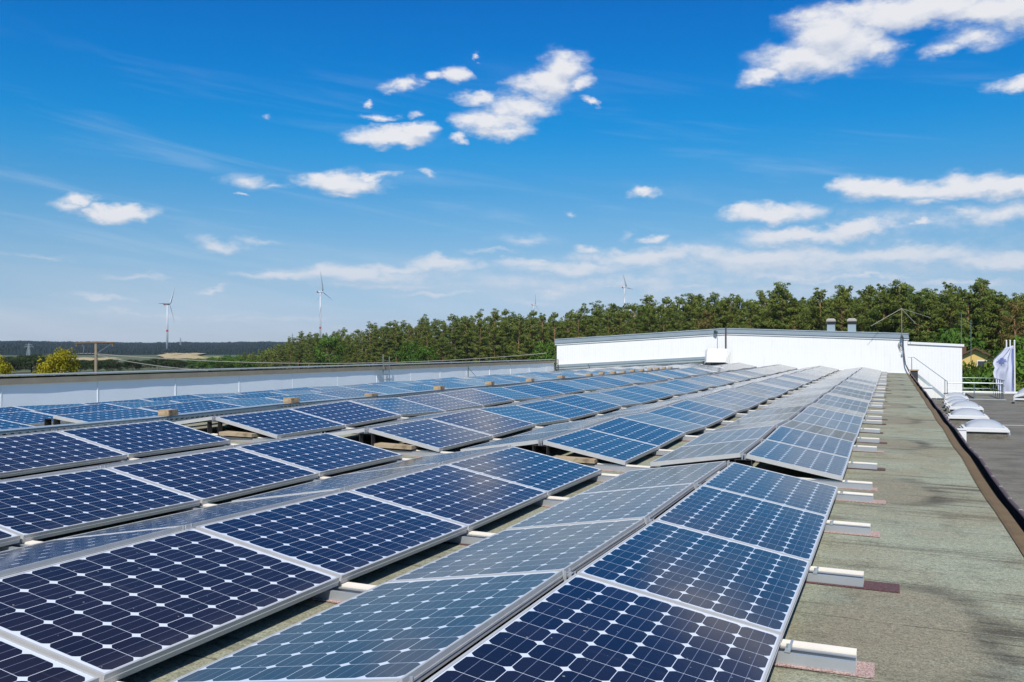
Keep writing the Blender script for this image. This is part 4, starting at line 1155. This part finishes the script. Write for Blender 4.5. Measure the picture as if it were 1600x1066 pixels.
pylon(457, 520, 2300, 'lattice pylon just left of the pine forest')

# ================================================================== utility pole with wires
pd_ = 62.0
p = at_d(150, 548, pd_)
rt = Vector((math.cos(YAW + .32), math.sin(YAW + .32), 0)); pmm = pd_ / FPX
up = thing('utility_pole', 'stout pole with crossarm and brace beyond the side wall', 'pole', (p.x, p.y, GZ))
def loc(u, v): q = at_d(u, v, pd_); return q - Vector((p.x, p.y, GZ))
z0 = loc(150, 537).z
MB().tube([(0, 0, 0), (0, 0, z0)], [.10, .085], 10).build('shaft', M['post'], up)
b = MB(); b.tube([-rt * 28 * pmm + Vector((0, 0, z0 - .0)), rt * 24 * pmm + Vector((0, 0, z0 + .06))], .055, 6); b.build('crossarm', M['post_dark'], up)
b = MB(); b.tube([rt * .10 + Vector((0, 0, z0 - .55)), rt * 20 * pmm + Vector((0, 0, z0 - .02))], .022, 5); b.build('brace', M['steel'], up)
b = MB(); zz = loc(150, 553).z; b.tube([-rt * 24 * pmm + Vector((0, 0, zz)), rt * 2 * pmm + Vector((0, 0, zz))], .045, 6)
for k in (6, 11, 16, 22): b.tube([-rt * k * pmm + Vector((0, 0, zz + .02)), -rt * k * pmm + Vector((0, 0, zz + .16))], [.05, .03], 6)
b.build('lower_arm', M['bracket'], up)
for k in (-26, 22): MB().tube([rt * k * pmm + Vector((0, 0, z0 + .02)), rt * k * pmm + Vector((0, 0, z0 - .16))], [.03, .06], 6).build('insulator', M['rust'], up)
MB().tube([-rt * 19 * pmm + Vector((0, 0, z0)), -rt * 16 * pmm + Vector((0, 0, z0 - .25)), -rt * 17 * pmm + Vector((0, 0, zz + .1))], .012, 5).build('jumper', M['wire'], up)
A = Vector((p.x, p.y, GZ + zz)); Bv = Vector((-20.9, 59.4, -.12))
for k, (off, sag) in enumerate(((0, .62),)):
    pts = [A.lerp(Bv, t / 30) + Vector((0, 0, off - 4 * sag * (t / 30) * (1 - t / 30))) for t in range(31)]
    o = MB().tube(pts, .020, 5).build('overhead_wire', M['wire']); tag(o, 'thin wire sagging from the pole along above the side wall', 'wire')
wr = [A + Vector((0, 0, -.02)), Vector((-20.9, 26, -.66))]
o = MB().tube([wr[0].lerp(wr[1], t / 12) + Vector((0, 0, -.5 * (t / 12) * (1 - t / 12))) for t in range(13)], .018, 5).build('overhead_wire', M['wire']); tag(o, 'short wire from the pole down to the coping of the side wall', 'wire')

# ================================================================== yellow house and thin poles on the right
ht = at_d(1524, 543, 128); hs = thing('yellow_house', 'yellow house with brown tiled roof half hidden by bushes', 'house', (ht.x, ht.y, GZ), None, YAW - .45)
Hh = ht.z - GZ - .25
b = MB(); b.prism_y([(-2.6, 0), (-2.6, Hh - 1.35), (0, Hh), (2.6, Hh - 1.35), (2.6, 0)], 0, 8); b.build('wall', M['yellow_wall'], hs)
b = MB()
for s in (-1, 1):
    vs = [(0, -.5, Hh + .06), (s * 3.1, -.5, Hh - 1.55), (s * 3.1, 8.4, Hh - 1.55), (0, 8.4, Hh + .06)]
    b.add(vs + [(x, y, z + .2) for x, y, z in vs], [(0,1,2,3),(7,6,5,4),(0,4,5,1),(1,5,6,2),(2,6,7,3),(3,7,4,0)])
rf = b.build('roof', M['roof_tile'], hs)
MB().box((-1.5, 1.6, Hh - .8), (-1.0, 2.1, Hh + .45)).build('chimney', M['roof_tile'], rf)
wn_ = MB().box((.15, -.06, Hh - 2.9), (1.35, -.004, Hh - 1.3)).build('window', M['white_metal'], hs)
MB().box((.25, -.075, Hh - 2.8), (1.25, -.061, Hh - 1.4)).build('pane', M['glass_dark'], wn_)
for u, vt, d, lb in ((1502, 488, 110, 'taller thin grey pole behind the white wing'), (1517, 500, 120, 'thin grey pole beside the yellow house')):
    q = at_d(u, vt, d); o = MB().tube([(q.x, q.y, GZ), (q.x, q.y, q.z)], [.06, .035], 6).build('antenna_pole', M['steel']); tag(o, lb, 'pole')
# ================================================================== air: far things fade a little to blue
HZ = MB(); HZ.box((-6100, -6100, GZ - 1.5), (6100, 6100, 150))
mh = bpy.data.materials.new('haze'); mh.use_nodes = True
th = NT(mh.node_tree)
for n in list(th.n): th.n.remove(n)
vp = th.new('ShaderNodeVolumePrincipled'); vp.inputs['Color'].default_value = (.72, .84, 1, 1); vp.inputs['Density'].default_value = HAZE
mo = th.new('ShaderNodeOutputMaterial'); th.l.new(vp.outputs[0], mo.inputs['Volume'])
kind(HZ.build('haze', mh), 'stuff')
print('pines', npine, 'panels', len(chosen), 'rest', len(rest))
